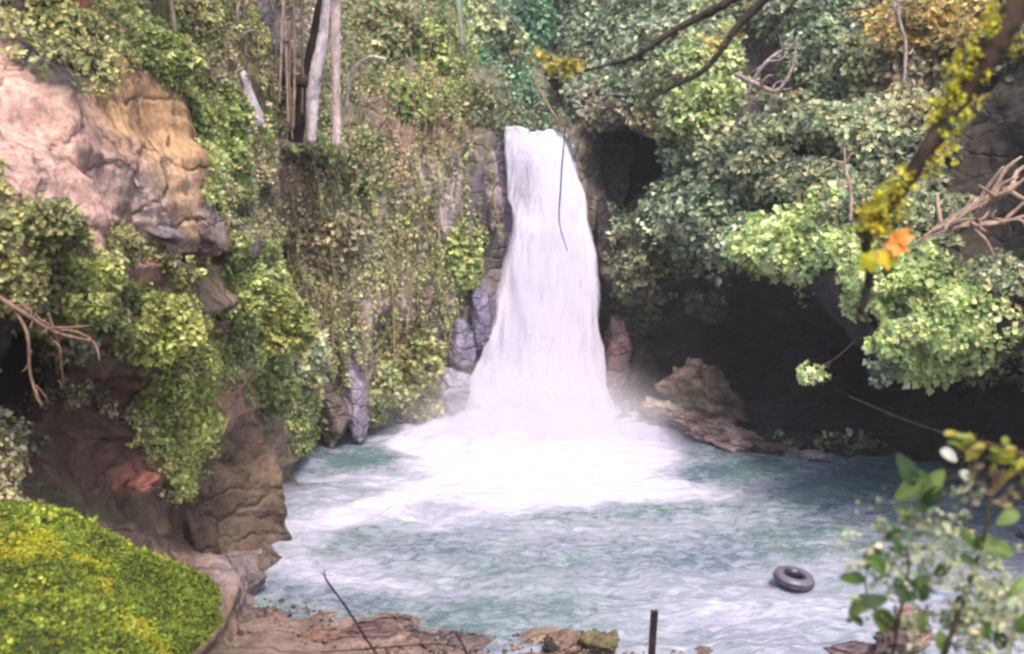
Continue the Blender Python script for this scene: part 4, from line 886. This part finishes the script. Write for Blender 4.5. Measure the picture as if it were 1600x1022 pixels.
def mound():
    P = catmull(np.swapaxes(catmull(Cm, 130), 0, 1), 150).swapaxes(0, 1); Nn = gnormals(P)
    if (Nn * (np.array([0, 0, 12.]) - P)).sum(-1).mean() < 0: Nn = -Nn
    P = P + Nn * (fbm(P * 1.3, 3, 5) * .13 + (1 - np.abs(fbm(P * 1.1, 5, 3)) * 2) * .10)[..., None]; Nn = gnormals(P); Nn = Nn * np.sign((Nn * (np.array([0, 0, 14.]) - P)).sum(-1, keepdims=True))
    root = empty('mossy_shrub', Wd(150, 1000, 9), 'yellow green mossy shrub spreading over the lower left corner', 'shrub')
    make('cushion', P.reshape(-1, 3), grid_faces(130, 150), M_moss, root, cols=np.broadcast_to(lin((70, 74, 36)), (130 * 150, 3)), smooth=True)
    rng = np.random.default_rng(9); S, Ns = sample(rng, (P, Nn), 36000); k = fbm(S * 1.1, 4, 3); keep = rng.random(len(S)) < np.clip(.85 + fbm(S * 2.2, 8, 3) * 2.0, .45, 1)
    ps = []
    for lo, hi, pal in ((-9, -.12, 'moss'), (-.12, .32, [(92, 106, 42), (84, 100, 44), (106, 114, 44)]), (.32, 9, [(128, 128, 40), (116, 122, 42), (134, 130, 50)])):
        m = keep & (k >= lo) & (k < hi)
        ps.append(clumps(rng, S[m], Ns[m], .05, 8, .028, pal, .1))
    S, Ns = sample(rng, (P, Nn), 2200); q = vnoise(S * .9, 3) > .1; ps.append(clumps(rng, S[q], Ns[q], .10, 5, .055, [(110, 122, 50), (84, 102, 46), (128, 132, 60)], -.1))
    V, F, C = join(ps); make('foliage', V, F, M_moss, root, cols=C)
mound()

# mossy limb crossing the top right corner
def mossy_branch():
    pts = [(1650, -90, 6.6), (1600, -10, 6.5), (1552, 78, 6.4), (1506, 150, 6.4), (1452, 238, 6.3), (1404, 312, 6.3), (1368, 356, 6.2), (1350, 376, 6.2)]
    P = np.array([Wd(*p) for p in pts]); root = empty('mossy_branch', P[0], 'dark overhanging branch with yellow moss crossing the top right corner', 'branch')
    V, F, C = tube(P, [.10, .085, .082, .07, .05, .042, .036, .042], 12, 80, .03, 4, (66, 54, 44)); C = C * (1 + .4 * vnoise(V * 14, 3))[:, None]
    make('limb', V, F, M_bark, root, cols=C, smooth=True)
    e = [tube([P[-1], Wd(1356, 420, 6.2), Wd(1352, 455, 6.2), Wd(1342, 482, 6.2)], [.034, .03, .026, .02], 8, 24, .02, 5, (52, 44, 42)),
         tube([P[-2], Wd(1352, 366, 6.2), Wd(1338, 364, 6.2)], [.03, .026, .014], 7, 12, .0, 5, (52, 44, 42)),
         tube([Wd(1345, 476, 6.2), Wd(1354, 500, 6.2), Wd(1362, 525, 6.2), Wd(1376, 548, 6.2)], [.012, .010, .008, .003], 6, 20, .0, 6, (60, 52, 44))]
    V, F, C = join(e); make('twig', V, F, M_bark, root, cols=C, smooth=True)
    rng = np.random.default_rng(6); n = 520; t = rng.random(n) ** .8 * 6.4; i = t.astype(int); f = (t - i)[:, None]; S = P[i] * (1 - f) + P[np.minimum(i + 1, 7)] * f
    side = rng.random(n) < .72; off = np.where(side[:, None], np.array([[-.86, -.1, .5]]), np.array([[.86, -.1, -.45]]))
    wd = rng.uniform(.04, .15, n) * np.interp(t, [0, 2, 4, 7], [1.25, 1.0, .6, .3]) * np.where(side, 1, .8)
    m = vnoise(np.stack([t * 2.4, side * 9., t * 0], -1), 2) > -.35
    S = S + off * wd[:, None] + rng.normal(size=(n, 3)) * np.array([.03, .06, .03]); S, off = S[m], nrm(off[m] + rng.normal(size=(m.sum(), 3)) * .3)
    V, F, C = clumps(rng, S, off, .04, 8, .026, [(148, 146, 40), (130, 134, 46), (158, 154, 62), (110, 118, 52), (154, 138, 42)], .1)
    make('moss', V, F, M_moss, root, cols=C)
    V, F, C = clumps(rng, np.array([Wd(1366 + q, 470 + 2.0 * q, 6.25) for q in rng.uniform(0, 28, 22)]), np.tile([-.5, -.5, .3], (22, 1)), .03, 6, .03, 'bright')
    make('foliage', V, F, M_leaf, root, cols=C)
    return P
mossy_branch()

def big_leaf(c, ax, up, L, W, col, lobes=0, cup=.15, seed=0, n=18):
    """one broad leaf with a midrib fold; lobes > 0 gives a maple-like outline"""
    ax = nrm(np.array(ax, float)); up = np.array(up, float); s = nrm(np.cross(ax, up)); f = np.cross(s, ax)
    t = np.linspace(0, 2 * np.pi, n, endpoint=False); x = .5 - .5 * np.cos(t); w = np.sin(t) * (1 if lobes else 1.15 - .55 * x ** 2)
    k = 1 + (.28 * np.cos(t * lobes) if lobes else 0)
    u = (x - .45) * k + .45; v = w * .5 * k
    rim = c + ax * (u * L)[:, None] + s * (v * W)[:, None] + f * ((np.abs(v) * cup - (u - .4) ** 2 * .3) * L)[:, None]
    mid = c + ax * L * .45; V = np.concatenate([rim, [mid]]); i = np.arange(n); F = np.stack([i, (i + 1) % n, np.full(n, n)], 1)
    C = np.tile(lin(col), (n + 1, 1)); C[-1] *= 1.2
    return V, F, C
def autumn():
    rng = np.random.default_rng(3); ps = []
    for (px, py, ax, L, col) in [(1396, 384, (1, 0, .1), .14, (222, 140, 56)), (1386, 392, (.6, 0, -.6), .13, (214, 188, 44)), (1376, 392, (-.3, 0, -1), .13, (190, 188, 50)), (1410, 378, (.7, -.2, .5), .11, (226, 150, 64))]:
        ps.append(big_leaf(Wd(px - 12, py, 6.1), ax, (0, -1, .35), L, L * .95, col, 5, .12))
    root = empty('autumn_leaves', Wd(1372, 380, 6.1), 'orange and yellow autumn leaves hanging at the bend of the mossy branch', 'leaves')
    for V, F, C in ps: make('leaf', V, F, M_leaf, root, cols=C)
    V, F, C = tube([Wd(1362, 362, 6.2), Wd(1372, 374, 6.1), Wd(1384, 388, 6.1)], [.006, .005, .004], 5, 10, col=(120, 90, 60)); make('stalk', V, F, M_bark, root, cols=C, smooth=True)
autumn()

for k, (pts, rr_, lab) in enumerate([
   ([(1190, -30, 9), (1120, 14, 9), (1050, 50, 9), (990, 88, 9), (930, 104, 9), (880, 116, 9)], [.05, .042, .032, .022, .014, .006], 'upper long thin dark branch reaching in from the top toward the fall'),
   ([(1225, -30, 8.6), (1150, 40, 8.6), (1100, 105, 8.6), (1050, 134, 8.6), (1005, 158, 8.6)], [.045, .036, .026, .018, .008], 'lower thin dark branch ending above the dark hollow'),
   ([(1262, -30, 8.4), (1230, 10, 8.4), (1200, 46, 8.4), (1178, 84, 8.4)], [.018, .015, .012, .006], 'short thin twig right of the two long dark ones at the top')]):
    root = limb('overhanging_branch', pts, rr_, (62, 54, 52), lab, 'branch', seed=70 + k, wob=.05, twigs=9, tl=.22)
rng = np.random.default_rng(44)
def leafspray(name, spots, Y, pal, label, size=.06, k=5, rad=.07):
    S = np.array([Wd(a, b_, Y) for a, b_ in spots]); V, F, C = clumps(rng, S, np.tile([0, -.6, .6], (len(S), 1)), rad, k, size, pal, .4)
    o = make(name, V - S[0], F, M_leaf, cols=C); o.location = tuple(S[0]); return tag(o, label, 'leaves')
leafspray('leaf_spray', [(830 + 5 * q + rng.normal() * 5, 84 + 2.6 * q + rng.normal() * 5) for q in range(8)] + [(880 + rng.normal() * 14, 106 + rng.normal() * 8) for q in range(16)], 9, 'yellow', 'yellow leaves at the tip of the upper thin branch above the crest', .07)
leafspray('leaf_spray', [(1112 + rng.normal() * 12, 70 + rng.normal() * 14) for q in range(12)], 8.6, [(156, 134, 78), (160, 142, 96)], 'few orange yellow leaves on the lower thin branch', .05)

# saplings at lower right
def sapling(label, stems, lv, pale, Y, fine, seed):
    rng = np.random.default_rng(seed); P0 = Wd(*stems[0][0][0]); root = empty('sapling', P0, label, 'sapling'); ps = []
    for st, rd in stems: ps.append(tube([Wd(*p) for p in st[:]], rd, 8, len(st) * 9, .012, seed, (74, 64, 50)))
    V, F, C = join(ps); make('stem', V, F, M_bark, root, cols=C, smooth=True)
    G = [(62, 86, 46), (84, 110, 54), (50, 70, 42), (112, 132, 72)]; ps = []
    for (px, py, L) in lv:
        a = rng.uniform(0, 6.28); ps.append(big_leaf(Wd(px, py, Y + rng.uniform(-.15, .15)), (math.cos(a), rng.uniform(-.3, .3), math.sin(a)), (rng.normal() * .3, -1, .7), L * 1.35, L * .72, G[rng.integers(4)], seed=1))
    for (px, py, L, col) in pale:
        a = rng.uniform(-.6, .6); ps.append(big_leaf(Wd(px, py, Y), (math.cos(a), 0, -math.sin(a) - .2), (0, -1, .9), L, L * .62, col))
    for V, F, C in ps: make('leaf', V, F, M_leaf, root, cols=C)
    if fine:
        S = np.array([Wd(a, b_, Y + .2 + rng.uniform(-.3, .3)) for a, b_ in fine]); V, F, C = clumps(rng, S, np.tile([0, -.7, .5], (len(S), 1)), .06, 5, .04, 'sage', .3); make('small_leaves', V, F, M_leaf, root, cols=C)
lv = [(1378, 858, .11), (1362, 872, .10), (1385, 880, .09), (1352, 905, .10), (1358, 930, .12), (1345, 945, .11), (1368, 955, .10), (1405, 935, .08), (1422, 940, .09), (1432, 905, .09), (1445, 912, .08),
      (1422, 815, .10), (1430, 760, .14), (1452, 750, .15), (1442, 770, .12), (1420, 742, .10), (1500, 828, .12), (1528, 838, .14), (1545, 846, .11), (1410, 830, .08), (1340, 885, .08), (1440, 960, .08), (1462, 900, .09), (1398, 905, .1), (1388, 990, .1), (1500, 870, .08), (1580, 930, .09), (1560, 985, .1), (1530, 1000, .09), (1592, 800, .1), (1575, 870, .08), (1470, 985, .08), (1350, 975, .07), (1425, 790, .08), (1505, 930, .08), (1590, 990, .1), (1395, 842, .08), (1470, 762, .12), (1412, 968, .07)]
rg = np.random.default_rng(12); fine = [(1400 + rg.normal() * 40, 880 + rg.normal() * 45) for _ in range(90)] + [(1540 + rg.normal() * 50, 960 + rg.normal() * 40) for _ in range(240)] + [(1470 + rg.normal() * 34, 850 + rg.normal() * 50) for _ in range(70)]
sapling('dark stemmed sapling with round green leaves at the lower right', [
   ([(1468, 1045, 5), (1490, 980, 5), (1515, 910, 5), (1538, 840, 5), (1548, 770, 5), (1556, 720, 5)], [.016, .015, .013, .011, .009, .005]),
   ([(1392, 1045, 5.05), (1402, 980, 5), (1415, 920, 5), (1420, 870, 5), (1404, 850, 5)], [.012, .010, .008, .006, .003]),
   ([(1402, 990, 5), (1370, 960, 5), (1352, 915, 5), (1362, 872, 5)], [.008, .006, .005, .003]),
   ([(1536, 845, 5), (1500, 812, 5), (1455, 808, 5), (1420, 822, 5)], [.007, .006, .005, .003]),
   ([(1548, 770, 5), (1510, 745, 5), (1470, 750, 5), (1430, 752, 5)], [.007, .006, .005, .003]),
  ], lv, [(1470, 704, .11, (186, 190, 184)), (1500, 738, .10, (180, 188, 180)), (1418, 870, .08, (190, 204, 190)), (1340, 880, .06, (206, 206, 196))], 5, fine, 7)
sg = np.random.default_rng(15)
root = empty('leafy_branch', Wd(1610, 720, 4.6), 'yellow green leafy branch entering at the right edge above the sapling', 'branch')
V, F, C = tube([Wd(1680, 730, 4.6), Wd(1600, 712, 4.6), Wd(1540, 696, 4.6), Wd(1480, 688, 4.6)], [.014, .011, .008, .003], 7, 24, .02, 2, (96, 76, 56)); make('stem', V, F, M_bark, root, cols=C, smooth=True)
ps = []
for q in range(34):
    t = sg.random(); px = 1475 + 150 * t + sg.normal() * 6; py = 688 + 34 * t + sg.normal() * 9
    ps.append(big_leaf(Wd(px, py, 4.6), (sg.normal(), sg.normal() * .3, sg.normal() * .4), (0, -.7, 1), .075, .035, [(150, 150, 48), (122, 136, 52), (156, 144, 62)][sg.integers(3)]))
for q in range(26):
    ps.append(big_leaf(Wd(1560 + sg.normal() * 34, 760 + sg.normal() * 24, 4.7), (sg.normal(), 0, sg.normal()), (0, -1, .5), .06, .03, [(110, 92, 78), (96, 86, 72), (124, 112, 92), (140, 128, 66)][sg.integers(4)]))
for V, F, C in ps: make('leaf', V, F, M_leaf, root, cols=C)

# bank scrub at lower right and under the mound
Sx = sg.uniform(5.6, 11, 2600); Sy = sg.uniform(12, 16.6, 2600); S = np.stack([Sx, Sy, bank_height(Sx, Sy) + .05], -1)
V, F, C = clumps(sg, S, np.tile([0, 0, 1.], (2600, 1)), .12, 6, .07, 'mid', 0); tag(make('bank_scrub', V, F, M_leaf, cols=C), 'low grey green scrub on the near bank at lower right', kind='stuff')

rg = np.random.default_rng(5); n = 900; V0, F0 = ICO[1]; gx_ = rg.uniform(-6, 4, n); s_ = np.interp(gx_, [-8, -4.7, -3, -1.6, 0, 2.3, 3.4], [19.6, 18.9, 18.6, 17.9, 17.5, 17.3, 16.5]); gy_ = s_ + .1 - rg.uniform(-.3, 1.8, n)
S = rg.uniform(.015, .075, n) ** 1.1; gv = V0[None] * (1 + .25 * rg.normal(size=(n, len(V0), 1)) * .6) * (S[:, None, None] * rg.uniform(.6, 1.3, (n, 1, 3))) + np.stack([gx_, gy_, bank_height(gx_, gy_) + .02], -1)[:, None]
gc = lin(np.array([(150, 124, 112), (116, 98, 92), (140, 122, 116), (84, 72, 70)]))[rg.integers(0, 4, n)]
tag(make('gravel', gv.reshape(-1, 3), (F0[None] + (np.arange(n) * len(V0))[:, None, None]).reshape(-1, 3), M_rock, cols=np.repeat(gc, len(V0), 0), smooth=True), 'small stones scattered along the near shore', kind='stuff')

# thin damp air filling the gorge
def haze():
    x0, x1, y0, y1, z0, z1 = -64, 64, -30, 98, -6, 46
    V = [[x, y, z] for x in (x0, x1) for y in (y0, y1) for z in (z0, z1)]
    F = [[0, 1, 3, 2], [4, 6, 7, 5], [0, 4, 5, 1], [2, 3, 7, 6], [0, 2, 6, 4], [1, 5, 7, 3]]
    m = bpy.data.materials.new('haze'); m.use_nodes = True; nt = m.node_tree; nt.nodes.clear()
    out = nt.nodes.new('ShaderNodeOutputMaterial'); vv = nt.nodes.new('ShaderNodeVolumePrincipled')
    vv.inputs['Density'].default_value = .0006; vv.inputs['Color'].default_value = (.9, .92, 1, 1); nt.links.new(vv.outputs[0], out.inputs['Volume'])
    tag(make('haze', V, F, m), 'thin damp haze filling the gorge', kind='stuff')
haze()
